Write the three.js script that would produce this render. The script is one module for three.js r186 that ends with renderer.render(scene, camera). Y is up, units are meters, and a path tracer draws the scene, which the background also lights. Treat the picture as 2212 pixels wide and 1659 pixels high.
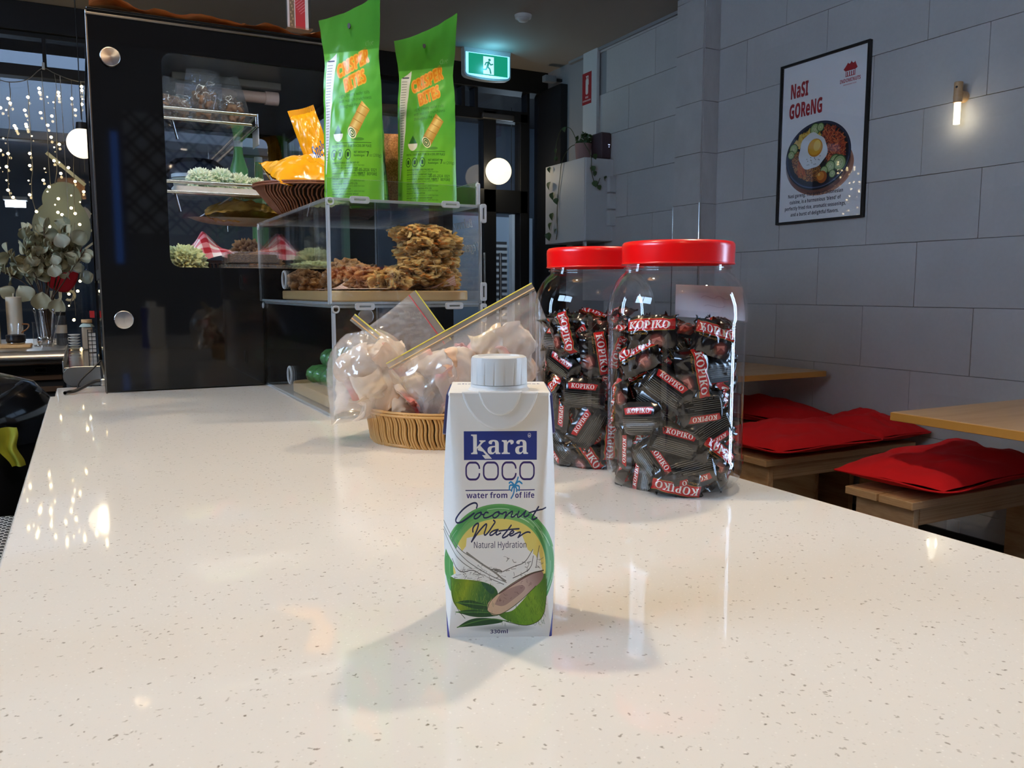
import * as THREE from 'three';
import { RoundedBoxGeometry } from 'three/addons/geometries/RoundedBoxGeometry.js';
import { mergeGeometries, mergeVertices, toCreasedNormals } from 'three/addons/utils/BufferGeometryUtils.js';
import { RectAreaLightUniformsLib } from 'three/addons/lights/RectAreaLightUniformsLib.js';
import { createNoise3D } from 'simplex-noise';

// ---------- camera, sky, big lights, exposure ----------
RectAreaLightUniformsLib.init();
const C = 0.95;                                  // height of the counter top above the floor; heights below are given from the counter top
const scene = new THREE.Scene();
const camera = new THREE.PerspectiveCamera(49.727, 2212 / 1659, 0.02, 60);
{
  const yaw = 0.476158, pitch = 0.112098;
  camera.position.set(0, C + 0.2025, 0);
  camera.lookAt(Math.sin(yaw) * Math.cos(pitch), C + 0.2025 - Math.sin(pitch), -Math.cos(yaw) * Math.cos(pitch));
}
const renderer = new THREE.WebGLRenderer({ antialias: true });
renderer.toneMapping = THREE.LinearToneMapping;
renderer.toneMappingExposure = 1.34;
renderer.shadowMap.enabled = true;
scene.background = new THREE.Color().setRGB(9.6, 13.8, 20.0);   // dusk sky outside the rear windows
// downlights: x, z, candela, tint
const WARM = [1.0, 0.83, 0.58];
const DOWNLIGHTS = [[1.2, -1.0, 5.0], [1.3, 0.8, 1.3]];
// woven pendants: x, height of the bulb, z, candela
const PENDANTS = [[-0.05, 1.37, -0.95, 1.85], [-0.1, 1.37, 0.5, 0.3], [-0.08, 1.37, 1.6, 0.3], [-0.85, 1.37, -2.9, 0.7]];
const CABINET_LIGHT = 12;

// ---------- helpers ----------
function rng(a) { return () => { a |= 0; a = (a + 0x6d2b79f5) | 0; let t = Math.imul(a ^ (a >>> 15), 1 | a); t = (t + Math.imul(t ^ (t >>> 7), 61 | t)) ^ t; return ((t ^ (t >>> 14)) >>> 0) / 4294967296; }; }
const R = rng(20240611), rr = (a, b) => a + (b - a) * R();
const noise = createNoise3D(rng(77));
const fbm = (x, y, z, o = 4) => { let s = 0, a = 0.5; for (let i = 0; i < o; i++) { s += a * noise(x, y, z); x *= 2.03; y *= 2.03; z *= 2.03; a *= 0.5; } return s; };
const PI = Math.PI, V = (x, y, z) => new THREE.Vector3(x, y, z);
const used = new Map();
function numbered(n) { const k = used.get(n) ?? 0; used.set(n, k + 1); return k ? n + '_' + String(k).padStart(3, '0') : n; }
const lin = (r, g, b) => new THREE.Color().setRGB(r, g, b);
function M(o, phys) {
  const m = phys ? new THREE.MeshPhysicalMaterial(o) : new THREE.MeshStandardMaterial(o);
  return m;
}
function tex(w, h, draw, repeat) {
  const c = document.createElement('canvas'); c.width = w; c.height = h;
  draw(c.getContext('2d'), w, h);
  const t = new THREE.CanvasTexture(c); t.colorSpace = THREE.SRGBColorSpace;
  if (repeat) { t.wrapS = t.wrapT = THREE.RepeatWrapping; }
  return t;
}
function dataTex(n, f, srgb = true) {
  const d = new Uint8Array(n * n * 4);
  for (let y = 0, i = 0; y < n; y++) for (let x = 0; x < n; x++, i += 4) { const c = f(x / n, y / n, x, y); d[i] = c[0]; d[i + 1] = c[1]; d[i + 2] = c[2]; d[i + 3] = 255; }
  const t = new THREE.DataTexture(d, n, n); t.magFilter = t.minFilter = THREE.LinearFilter; t.wrapS = t.wrapT = THREE.RepeatWrapping; if (srgb) t.colorSpace = THREE.SRGBColorSpace; t.needsUpdate = true; return t;
}
function mesh(name, geo, mat) { const m = new THREE.Mesh(geo, mat); m.name = name; m.castShadow = m.receiveShadow = true; return m; }
function part(name, geo, mat, parent, pos, rot) {
  const m = mesh(name, geo, mat); parent.add(m);
  if (pos) m.position.set(...pos); if (rot) m.rotation.set(...rot);
  return m;
}
function tag(o, label, category, group) { o.userData.label = label; o.userData.category = category; if (group) o.userData.group = group; return o; }
function thing(name, label, category, p, turn = 0, group) {
  const o = new THREE.Group(); o.name = numbered(name); scene.add(o); o.position.set(p[0], p[1] + C, p[2]); o.rotation.y = turn;
  return tag(o, label, category, group);
}
function one(name, geo, mat, label, category, p, rot, group) {          // a thing that is a single mesh
  const o = mesh(numbered(name), geo, mat); scene.add(o); o.position.set(p[0], p[1] + C, p[2]); if (rot) o.rotation.set(...rot);
  return tag(o, label, category, group);
}
function struct(name, geo, mat, p = [0, 0, 0]) {
  const o = mesh(numbered(name), geo, mat); scene.add(o); o.position.set(p[0], p[1] + C, p[2]); o.userData.kind = 'structure'; return o;
}
function copy(o, label, p, turn, group) {
  const c = o.clone(); c.name = numbered(o.name.replace(/_\d{3}$/, '')); scene.add(c); if (p) c.position.set(p[0], p[1] + C, p[2]); if (turn !== undefined) c.rotation.y = turn;
  c.userData = { ...o.userData }; if (label) c.userData.label = label; if (group) c.userData.group = group; return c;
}
function box(x0, x1, y0, y1, z0, z1, r = 0) {
  const w = x1 - x0, h = y1 - y0, d = z1 - z0;
  const g = r ? new RoundedBoxGeometry(w, h, d, 2, Math.min(r, w / 2.01, h / 2.01, d / 2.01)) : new THREE.BoxGeometry(w, h, d);
  return g.translate((x0 + x1) / 2, (y0 + y1) / 2, (z0 + z1) / 2);
}
const cyl = (r0, r1, h, n = 24, open = false) => new THREE.CylinderGeometry(r0, r1, h, n, 1, open);
const lathe = (pts, n = 48) => new THREE.LatheGeometry(pts.map((p) => new THREE.Vector2(p[0], p[1])), n);
const tube = (pts, r, seg = 24, rad = 6) => new THREE.TubeGeometry(new THREE.CatmullRomCurve3(pts.map((p) => Array.isArray(p) ? V(...p) : p)), seg, r, rad, false);
function rod(a, b, r, n = 6) {
  const A = V(...a), B = V(...b), d = B.clone().sub(A), g = new THREE.CylinderGeometry(r, r, d.length(), n);
  g.applyQuaternion(new THREE.Quaternion().setFromUnitVectors(V(0, 1, 0), d.clone().normalize())); return g.translate((A.x + B.x) / 2, (A.y + B.y) / 2, (A.z + B.z) / 2);
}
const merge = (l) => mergeGeometries(l.map((g) => { const h = g.index ? g.toNonIndexed() : g; for (const k of Object.keys(h.attributes)) if (!['position', 'normal', 'uv'].includes(k)) h.deleteAttribute(k); return h; }));
// a sheet from a function of (u, v) in 0..1 -> [x, y, z]
function sheet(nu, nv, f, uvf) {
  const pos = [], uv = [], idx = [];
  for (let j = 0; j <= nv; j++) for (let i = 0; i <= nu; i++) { const u = i / nu, v = j / nv; pos.push(...f(u, v)); uv.push(...(uvf ? uvf(u, v) : [u, v])); }
  for (let j = 0; j < nv; j++) for (let i = 0; i < nu; i++) { const a = j * (nu + 1) + i, b = a + 1, c = a + nu + 1, d = c + 1; idx.push(a, b, d, a, d, c); }
  const g = new THREE.BufferGeometry(); g.setAttribute('position', new THREE.Float32BufferAttribute(pos, 3)); g.setAttribute('uv', new THREE.Float32BufferAttribute(uv, 2)); g.setIndex(idx); g.computeVertexNormals(); return g;
}
function rounded(w, h, r, x = -w / 2, y = -h / 2, S = new THREE.Shape()) {
  S.moveTo(x + r, y); S.lineTo(x + w - r, y); S.quadraticCurveTo(x + w, y, x + w, y + r); S.lineTo(x + w, y + h - r); S.quadraticCurveTo(x + w, y + h, x + w - r, y + h);
  S.lineTo(x + r, y + h); S.quadraticCurveTo(x, y + h, x, y + h - r); S.lineTo(x, y + r); S.quadraticCurveTo(x, y, x + r, y); return S;
}
const extr = (shape, depth, bevel = 0) => new THREE.ExtrudeGeometry(shape, { depth, bevelEnabled: bevel > 0, bevelSize: bevel, bevelThickness: bevel, bevelSegments: 2, curveSegments: 16 });
// lumpy solid: an icosphere pushed about by noise, coloured per vertex
function lump(sx, sy, sz, detail, amp, freq, seed, colour, flat = 0, fy = 1) {
  let g = mergeVertices(new THREE.IcosahedronGeometry(1, detail).deleteAttribute('uv').deleteAttribute('normal')); const p = g.attributes.position, col = [];
  for (let i = 0; i < p.count; i++) {
    const v = V(p.getX(i), p.getY(i), p.getZ(i)), n = fbm(v.x * freq + seed, v.y * freq * fy, v.z * freq - seed, 5), k = 1 + amp * n;
    v.multiplyScalar(k); if (flat) v.y = Math.sign(v.y) * Math.pow(Math.abs(v.y), 1 - flat);
    p.setXYZ(i, v.x * sx, v.y * sy, v.z * sz); const c = colour(v, n); col.push(c[0], c[1], c[2]);
  }
  g.setAttribute('color', new THREE.Float32BufferAttribute(col, 3)); g.computeVertexNormals(); return g;
}
const mixc = (a, b, t) => [0, 1, 2].map((i) => a[i] + (b[i] - a[i]) * Math.min(1, Math.max(0, t)));

// ---------- shared materials ----------
const mat = {
  clear: M({ color: 0xffffff, transmission: 1, thickness: 0, roughness: 0.02, ior: 1.45 }, true),
  acrylic: M({ color: lin(0.93, 0.95, 0.96), transmission: 1, thickness: 0, roughness: 0.015, ior: 1.46 }, true),
  acrylicEdge: M({ color: lin(0.62, 0.66, 0.7), transmission: 0.45, thickness: 0, roughness: 0.35 }, true),
  film: M({ color: lin(0.97, 0.97, 0.97), transmission: 1, thickness: 0, roughness: 0.09, ior: 1.5 }, true),
  steel: M({ color: lin(0.62, 0.61, 0.59), metalness: 1, roughness: 0.3 }),
  shiny: M({ color: lin(0.75, 0.74, 0.72), metalness: 1, roughness: 0.12 }),
  black: M({ color: lin(0.008, 0.008, 0.009), roughness: 0.45 }),
  blackGloss: M({ color: lin(0.004, 0.004, 0.0045), roughness: 0.04, ior: 1.5 }, true),
  frameBlack: M({ color: lin(0.006, 0.007, 0.009), roughness: 0.5 }),
  paleWood: null, orangeWood: null, darkWood: null,
  white: M({ color: lin(0.72, 0.72, 0.7), roughness: 0.5 }),
};
function woodTex(base, dark, rings, seed) {
  return dataTex(512, (u, v) => {
    const g = fbm(u * 3 + seed, v * 40, seed, 3) * 0.5 + 0.5, k = Math.sin((v * rings + 0.6 * fbm(u * 2, v * 3, seed + 5, 2)) * 6.283) * 0.5 + 0.5;
    return mixc(base, dark, 0.55 * g + 0.3 * k * k);
  });
}
mat.paleWood = M({ map: woodTex([214, 178, 134], [168, 124, 80], 5, 1.3), roughness: 0.55 });
mat.orangeWood = M({ map: woodTex([222, 184, 138], [196, 148, 98], 4, 4.1), roughness: 0.4 });
mat.darkWood = M({ map: woodTex([96, 62, 40], [54, 33, 20], 6, 8.2), roughness: 0.5 });
mat.boardWood = M({ map: woodTex([226, 186, 130], [196, 146, 88], 5, 2.2), roughness: 0.45 });
// ---------- the room ----------
const wallTile = [0, 1, 2].map((k) => M({
  map: dataTex(256, (u, v) => { const n = fbm(u * 1.6 + k * 9, v * 1.6, k, 4), s = fbm(u * 40, v * 40, k + 3, 2), b = 190 + 8 * n + 3 * s; return [b * 1.012, b, b * 0.998]; }), roughness: 0.62,
}));
const plaster = M({ color: lin(0.3, 0.31, 0.33), roughness: 0.8 });
const ceilPaint = M({ color: lin(0.42, 0.38, 0.34), roughness: 0.8 });
const darkPaint = M({ color: lin(0.05, 0.05, 0.055), roughness: 0.75 });
const X0 = -2.6, X1 = 3.4, ZB = -6.05, ZR = 3.0, TOP = 1.93, FLOOR = -C;
const floorS = struct('floor', merge([box(X0 - 0.2, X1 + 0.2, FLOOR - 0.1, FLOOR - 0.012, ZB, ZR + 0.2), box(X0 - 0.35, 6.25, FLOOR - 0.1, FLOOR - 0.012, ZB - 3.4, ZB)]), M({ color: lin(0.05, 0.032, 0.02), roughness: 0.55 }));
{ // floor boards where the dining side shows
  const kinds = [0, 1, 2].map((k) => { const g = box(0, 0.136, -0.012, 0, -1.9, 0, 0.002); return g; });
  const tones = [[96, 62, 40], [84, 52, 33], [108, 70, 44]].map((c, k) => M({ map: woodTex(c, [54, 33, 20], 6, 8.2 + k), roughness: 0.5 }));
  for (let i = 0; i < 12; i++) for (let j = 0; j < 2; j++) {
    const m = part(numbered('plank'), kinds[(i + j) % 3], tones[(i * 2 + j) % 3], floorS, [1.74 + i * 0.139, FLOOR, -1.0 - j * 1.904 + (i % 2) * 0.4]);
  }
}
struct('ceiling', box(X0 - 0.2, X1 + 0.2, TOP, TOP + 0.1, ZB - 0.1, ZR + 0.2), ceilPaint);
const wallSide = (holes, at) => {      // a side wall in (z, height) with openings, its thickness towards -x
  const S = new THREE.Shape(), a = ZB - 0.1, b = ZR + 0.15; S.moveTo(a, FLOOR); S.lineTo(b, FLOOR); S.lineTo(b, TOP); S.lineTo(a, TOP); S.closePath();
  for (const [z0, z1, y0, y1] of holes) { const h = new THREE.Path(); h.moveTo(z0, y0); h.lineTo(z0, y1); h.lineTo(z1, y1); h.lineTo(z1, y0); h.closePath(); S.holes.push(h); }
  return extr(S, 0.15).rotateY(-PI / 2).translate(at, 0, 0);
};
const sash = (x, z0, z1, y0, y1) => { const t = 0.03, zm = (z0 + z1) / 2, a = x - 0.03, b = x + 0.03; return merge([box(a, b, y0, y1, z0, z0 + t), box(a, b, y0, y1, z1 - t, z1), box(a, b, y0, y0 + t, z0, z1), box(a, b, y1 - t, y1, z0, z1), box(a, b, y0, y1, zm - t, zm + t)]); };
const W1 = [-2.0, -0.2, 1.15, 1.86], W2 = [0.2, 0.75, -0.9, 1.45];
struct('wall_left', wallSide([W1], X0), darkPaint);
struct('window_1', sash(X0 - 0.08, ...W1), mat.frameBlack);
struct('window_2', sash(X1 + 0.08, ...W2), mat.frameBlack);
{
  const S = new THREE.Shape(); S.moveTo(X0, FLOOR); S.lineTo(X1, FLOOR); S.lineTo(X1, TOP); S.lineTo(X0, TOP); S.closePath();
  for (const [x0, x1, y0, y1] of [[0.235, 0.285, 0.4, 1.35]]) { const h = new THREE.Path(); h.moveTo(x0, y0); h.lineTo(x0, y1); h.lineTo(x1, y1); h.lineTo(x1, y0); h.closePath(); S.holes.push(h); }
  struct('wall_rear', extr(S, 0.15).translate(0, 0, ZR), M({ color: lin(0.26, 0.25, 0.24), roughness: 0.8 }));
  struct('window_4', box(0.235, 0.285, 0.4, 1.35, ZR + 0.07, ZR + 0.074), M({ color: lin(0.1, 0.15, 0.24), transmission: 1, thickness: 0, roughness: 0.02 }, true));
}
// right wall: a slab faced with large grey tiles
const wallR = struct('wall_right', wallSide([W2], X1 + 0.15), M({ color: lin(0.3, 0.305, 0.32), roughness: 0.8 }));
{
  const H = 0.2945, L = 0.5695, g = 0.002, geos = [];
  for (let k = 0; k < 4; k++) {
    const b = box(-0.012, 0, 0, H - g, -(L - g), 0, 0.0016), p = b.attributes.position, n = b.attributes.normal, uv = b.attributes.uv;
    for (let i = 0; i < p.count; i++) uv.setXY(i, -p.getZ(i) * 0.9 + k * 0.27, p.getY(i) * 0.9 + k * 0.41);
    geos.push(b);
  }
  const pt = new RoundedBoxGeometry(0.012, H - g, L - g, 1, 0.001);
  for (let row = -3; row < 8; row++) {
    const y = -0.165 + row * H; if (y > TOP) continue;
    for (let i = 0; i < 8; i++) {
      const z = -1.412 - i * L + (row & 1 ? 0 : -0.28); if (z - L < -5.66) continue;
      let geo = geos[(row * 3 + i * 5 + 20) % 4];
      const cut = Math.min(H - g, TOP - y - 0.002), low = Math.max(0, FLOOR - y);
      if (cut < H - g - 0.001 || low > 0) geo = box(-0.012, 0, low, cut, -(L - g), 0, 0.0016);
      part(numbered('tile'), geo, wallTile[(row * 7 + i * 3 + 30) % 3], wallR, [X1, y, z], [0, 0, (R() - 0.5) * 0.002]);
    }
  }
  // tiled pier standing out of the wall, with steel corner guards below
  const pier = struct('pillar_1', box(3.275, 3.4, FLOOR, TOP, -4.16, -3.925), M({ color: lin(0.15, 0.155, 0.17), roughness: 0.8 }));
  for (let row = -3; row < 8; row++) {
    const y = -0.165 + row * H - 0.002, y0 = Math.max(y, FLOOR), y1 = Math.min(y + H - g, TOP - 0.002); if (y1 < y0 + 0.02) continue;
    part(numbered('tile'), box(3.263, 3.275, y0, y1, -4.16, -3.916, 0.0015), wallTile[(row + 9) % 3], pier);
    part(numbered('tile'), box(3.2755, 3.387, y0, y1, -3.925, -3.913, 0.0015), wallTile[(row + 10) % 3], pier);
  }
  for (const z of [-3.914, -4.16]) part('corner_guard', box(3.2605, 3.268, FLOOR, 0.72, z - 0.003, z + 0.003), mat.shiny, pier);
  // white riser board between sign and box
  struct('trim_1', box(3.36, 3.388, 1.13, TOP, -5.375, -5.19, 0.004), M({ color: lin(0.62, 0.63, 0.64), roughness: 0.6 }));
  struct('trim_2', box(3.34, 3.4, FLOOR, 1.78, -6.0, -5.66), mat.frameBlack);
  struct('baseboard_right', box(3.375, 3.388, FLOOR, FLOOR + 0.09, -5.6, -0.5), mat.frameBlack);
  // small hairline filler between ceiling and wall
  struct('trim_3', box(3.37, 3.4, TOP - 0.02, TOP, -5.6, ZR), plaster);
}
// ---------- shop front at the far end ----------
{
  const fr = (x0, x1, y0, y1, d = 0.05) => box(x0, x1, y0, y1, ZB - d, ZB + d, 0.004);
  const wb = struct('wall_back', merge([fr(X0, X1, 1.76, TOP, 0.09), fr(3.25 - 0.02, 3.254, FLOOR, 1.78), fr(3.35, X1, FLOOR, 1.78)]), mat.frameBlack);
  // left shop window: posts, rails and panes
  const w = struct('window_3', merge([fr(X0, 2.5, 1.5, 1.57), fr(X0, 2.5, 1.735, 1.77), fr(X0, 2.5, FLOOR, -0.55), fr(-0.142, -0.122, 1.56, 1.74), fr(-1.4, -1.38, 1.56, 1.74), fr(1.1, 1.12, 1.56, 1.74), fr(0.13, 0.25, -0.55, 1.56), fr(-1.6, -1.5, -0.55, 1.56), fr(2.42, 2.5, FLOOR, 1.76)]), mat.frameBlack);
  for (const [a, b, y0, y1] of [[-1.5, 0.13, -0.55, 1.5], [0.25, 2.42, -0.55, 1.5], [-1.38, -0.142, 1.57, 1.735], [-0.122, 1.1, 1.57, 1.735], [1.12, 2.42, 1.57, 1.735]]) part('pane', box(a, b, y0, y1, ZB - 0.004, ZB + 0.004), mat.clear, w);
  const d = struct('door_1', merge([fr(2.5, 3.24, 1.53, 1.615), fr(2.5, 3.24, 1.765, 1.8), fr(2.66, 2.69, 1.61, 1.77), fr(2.77, 2.8, 1.61, 1.77), fr(2.5, 2.58, FLOOR, 1.6), fr(2.845, 2.955, FLOOR, 1.6), fr(3.17, 3.24, FLOOR, 1.6), fr(2.5, 3.24, 0.82, 1.0), fr(2.5, 3.24, FLOOR, -0.75)]), mat.frameBlack);
  for (const [a, b, y0, y1] of [[2.58, 2.845, 1.0, 1.53], [2.955, 3.17, 1.0, 1.53], [2.58, 2.845, -0.75, 0.82], [2.955, 3.17, -0.75, 0.82], [3.254, 3.35, FLOOR, 1.77], [2.5, 2.66, 1.615, 1.765], [2.8, 3.17, 1.615, 1.765]]) part('pane', box(a, b, y0, y1, ZB - 0.004, ZB + 0.004), mat.clear, d);
  part('door_closer', box(2.82, 3.1, 1.53, 1.575, ZB + 0.05, ZB + 0.09, 0.01), M({ color: lin(0.12, 0.12, 0.12), roughness: 0.4, metalness: 0.6 }), d);
  for (const x of [2.83, 2.97]) part('pull_handle', rod([x, -0.2, ZB + 0.09], [x, 0.5, ZB + 0.09], 0.012, 10), mat.shiny, d);
  // the street arcade outside
  const out = M({ color: lin(0.07, 0.09, 0.12), roughness: 0.8 });
  struct('exterior_wall_1', merge([box(X0 - 0.2, 6.25, FLOOR, 3.0, ZB - 3.4, ZB - 3.25), box(X0 - 0.35, X0 - 0.15, FLOOR, 3.0, ZB - 3.4, ZB - 0.1), box(6.1, 6.25, FLOOR, 3.0, ZB - 3.4, ZB - 0.1), box(X1 + 0.14, 6.25, FLOOR, 3.0, ZB - 0.1, ZB - 0.05)]), out);
  struct('exterior_ceiling_1', box(X0 - 0.35, 6.25, 2.2, 2.3, ZB - 3.4, ZB - 0.1), M({ color: lin(0.05, 0.05, 0.055), roughness: 0.8 }));
  const sh = thing('shop_unit', 'pale shop unit with louvred hatch seen through the far door', 'shop', [4.6, FLOOR, ZB - 3.245]);
  part('wall', box(-0.75, 0.45, 0, 2.05, 0, 0.06), M({ color: lin(0.42, 0.5, 0.58), roughness: 0.7 }), sh);
  part('post', box(-0.25, -0.14, 0, 1.9, 0.06, 0.14), mat.white, sh); part('post', box(0.12, 0.24, 0, 2.08, 0.06, 0.14), mat.white, sh);
  const lv = part('louvre', box(-0.1, 0.08, 0.7, 1.75, 0.06, 0.08), darkPaint, sh);
  for (let k = 0; k < 14; k++) part('slat', box(-0.1, 0.08, 0.73 + k * 0.073, 0.765 + k * 0.073, 0.08, 0.1), mat.white, lv);
  const beam = thing('awning_beam', 'dark awning beam crossing outside the string-lit shop window', 'awning', [-1.0, 1.34, ZB - 1.2]);
  part('beam', box(-1.6, 3.2, -0.035, 0.035, -0.06, 0.06, 0.01), mat.frameBlack, beam);
  part('board', box(-1.6, 3.2, 0.035, 0.6, -0.02, 0.02, 0.005), M({ color: lin(0.16, 0.17, 0.19), roughness: 0.8 }), beam);
  const lampM = M({ color: 0xffffff, emissive: lin(0.75, 0.85, 1.0), emissiveIntensity: 3 });
  const sl = thing('arcade_lamp', 'bright cool tube lamp glowing outside low in the shop window', 'lamp', [-0.46, 0.93, ZB - 2.2]);
  part('tube', cyl(0.028, 0.028, 0.15, 12).rotateZ(PI / 2), lampM, sl); part('housing', box(-0.09, 0.09, 0.028, 0.06, -0.05, 0.05, 0.006), mat.white, sl);
  const pl = new THREE.PointLight(lin(0.6, 0.78, 1.0), 0.16); pl.position.set(-0.46, C + 0.85, ZB - 2.2); pl.castShadow = true; scene.add(pl);
  const pl2 = new THREE.PointLight(lin(0.6, 0.8, 1.0), 0.45); pl2.position.set(4.3, C + 1.18, ZB - 2.3); pl2.castShadow = true; scene.add(pl2);
  const sl2 = thing('arcade_lamp', 'small cool ball lamp outside over the pale shop unit', 'lamp', [4.3, 1.18, ZB - 2.3]);
  part('globe', new THREE.SphereGeometry(0.04, 16, 12), lampM, sl2); part('stem', cyl(0.006, 0.006, 0.98, 8).translate(0, 0.53, 0), mat.frameBlack, sl2);
}
// ---------- ceiling downlights above the counter ----------
{
  const glow = M({ color: 0xffffff, emissive: lin(1, 0.88, 0.7), emissiveIntensity: 24 });
  const proto = thing('downlight', 'recessed warm ceiling downlight over the customer side of the counter', 'downlight', [DOWNLIGHTS[0][0], TOP, DOWNLIGHTS[0][1]], 0, 'ceiling downlights');
  part('trim_ring', new THREE.TorusGeometry(0.052, 0.008, 8, 28).rotateX(PI / 2), mat.white, proto);
  part('diffuser', cyl(0.045, 0.045, 0.006, 24).translate(0, -0.004, 0), glow, proto);
  const L = ['', 'recessed warm ceiling downlight over the dining side behind the viewer'];
  DOWNLIGHTS.forEach(([x, z, I], i) => {
    if (i) copy(proto, L[i], [x, TOP, z]);
    const s = new THREE.SpotLight(lin(...WARM), I, 0, 0.98, 0.5); s.position.set(x, C + TOP - 0.02, z); s.target.position.set(x, 0, z); s.shadow.radius = 2.6; s.castShadow = true; scene.add(s, s.target);
  });
  const sm = thing('smoke_detector', 'small white round smoke detector on the dark ceiling', 'smoke detector', [2.564, TOP, -4.818]);
  part('base', cyl(0.055, 0.05, 0.02, 28).translate(0, -0.01, 0), mat.white, sm); part('cap', lathe([[0, -0.038], [0.028, -0.037], [0.04, -0.02]], 28), mat.white, sm);
}
// ---------- counter ----------
{
  const r2 = rng(5);
  const quartz = (w) => tex(2048, 2048, (c) => {
    c.fillStyle = 'rgb(228,223,214)'; c.fillRect(0, 0, 2048, 2048);
    for (let i = 0; i < 26000; i++) { const x = r2() * 2048, y = r2() * 2048, s = 0.8 + r2() * 2.2; c.fillStyle = r2() < 0.5 ? `rgba(246,243,236,${0.3 + 0.4 * r2()})` : `rgba(206,199,188,${0.2 + 0.35 * r2()})`; c.fillRect(x, y, s, s); }
    for (let i = 0; i < 3600; i++) {
      const x = r2() * 2048, y = r2() * 2048, n = 1 + (r2() * 3 | 0), t = 118 + r2() * 60; c.fillStyle = `rgba(${t},${t - 8},${t - 20},${0.35 + 0.4 * r2()})`;
      for (let k = 0; k < n; k++) { c.beginPath(); c.ellipse(x + (r2() - 0.5) * 7, y + (r2() - 0.5) * 5, 0.9 + r2() * 2.4, 0.6 + r2() * 1.3, r2() * 3, 0, 7); c.fill(); }
    }
  }, true);
  const qt = quartz(); qt.repeat.set(1 / 0.72, 1 / 0.72);
  const qm = M({ map: qt, roughness: 0.035, ior: 1.5 }, true);
  const slab = (x0, x1, z0, z1) => { const g = box(x0, x1, -0.04, 0, z0, z1, 0.003), p = g.attributes.position, n = g.attributes.normal, uv = g.attributes.uv; for (let i = 0; i < p.count; i++) uv.setXY(i, p.getX(i) + (Math.abs(n.getX(i)) > 0.7 ? p.getY(i) : 0), p.getZ(i) + (Math.abs(n.getZ(i)) > 0.7 ? p.getY(i) : 0)); return g; };
  one('countertop', slab(-0.066, 0.628, -1.815, 0.5), qm, 'long white speckled stone countertop under the drink carton and jars', 'countertop', [0, 0, 0]);
  one('countertop', merge([slab(-0.058, 0.0345, -1.985, -1.8185), slab(0.035, 0.7, -3.0, -1.8185)]), qm, 'second white stone countertop behind, carrying the black display cabinet', 'countertop', [0, -0.0015, 0]);
  const base = thing('counter_cabinet', 'dark panelled counter cabinet carrying the speckled stone top', 'counter', [0, -C, 0]);
  part('carcass', box(-0.03, 0.59, 0.08, C - 0.04, -1.95, 0.46, 0.003), M({ color: lin(0.02, 0.02, 0.022), roughness: 0.5 }), base);
  part('carcass', box(0.06, 0.59, 0.08, C - 0.0425, -2.95, -1.951, 0.003), M({ color: lin(0.02, 0.02, 0.022), roughness: 0.5 }), base);
  part('plinth', box(0.07, 0.56, -0.012, 0.08, -2.9, 0.42), mat.frameBlack, base);
  for (let k = 0; k < 6; k++) part('front_panel', box(0.59, 0.602, 0.1, C - 0.06, -2.93 + k * 0.565, -2.37 + k * 0.565, 0.003), mat.paleWood, base);
}
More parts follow.
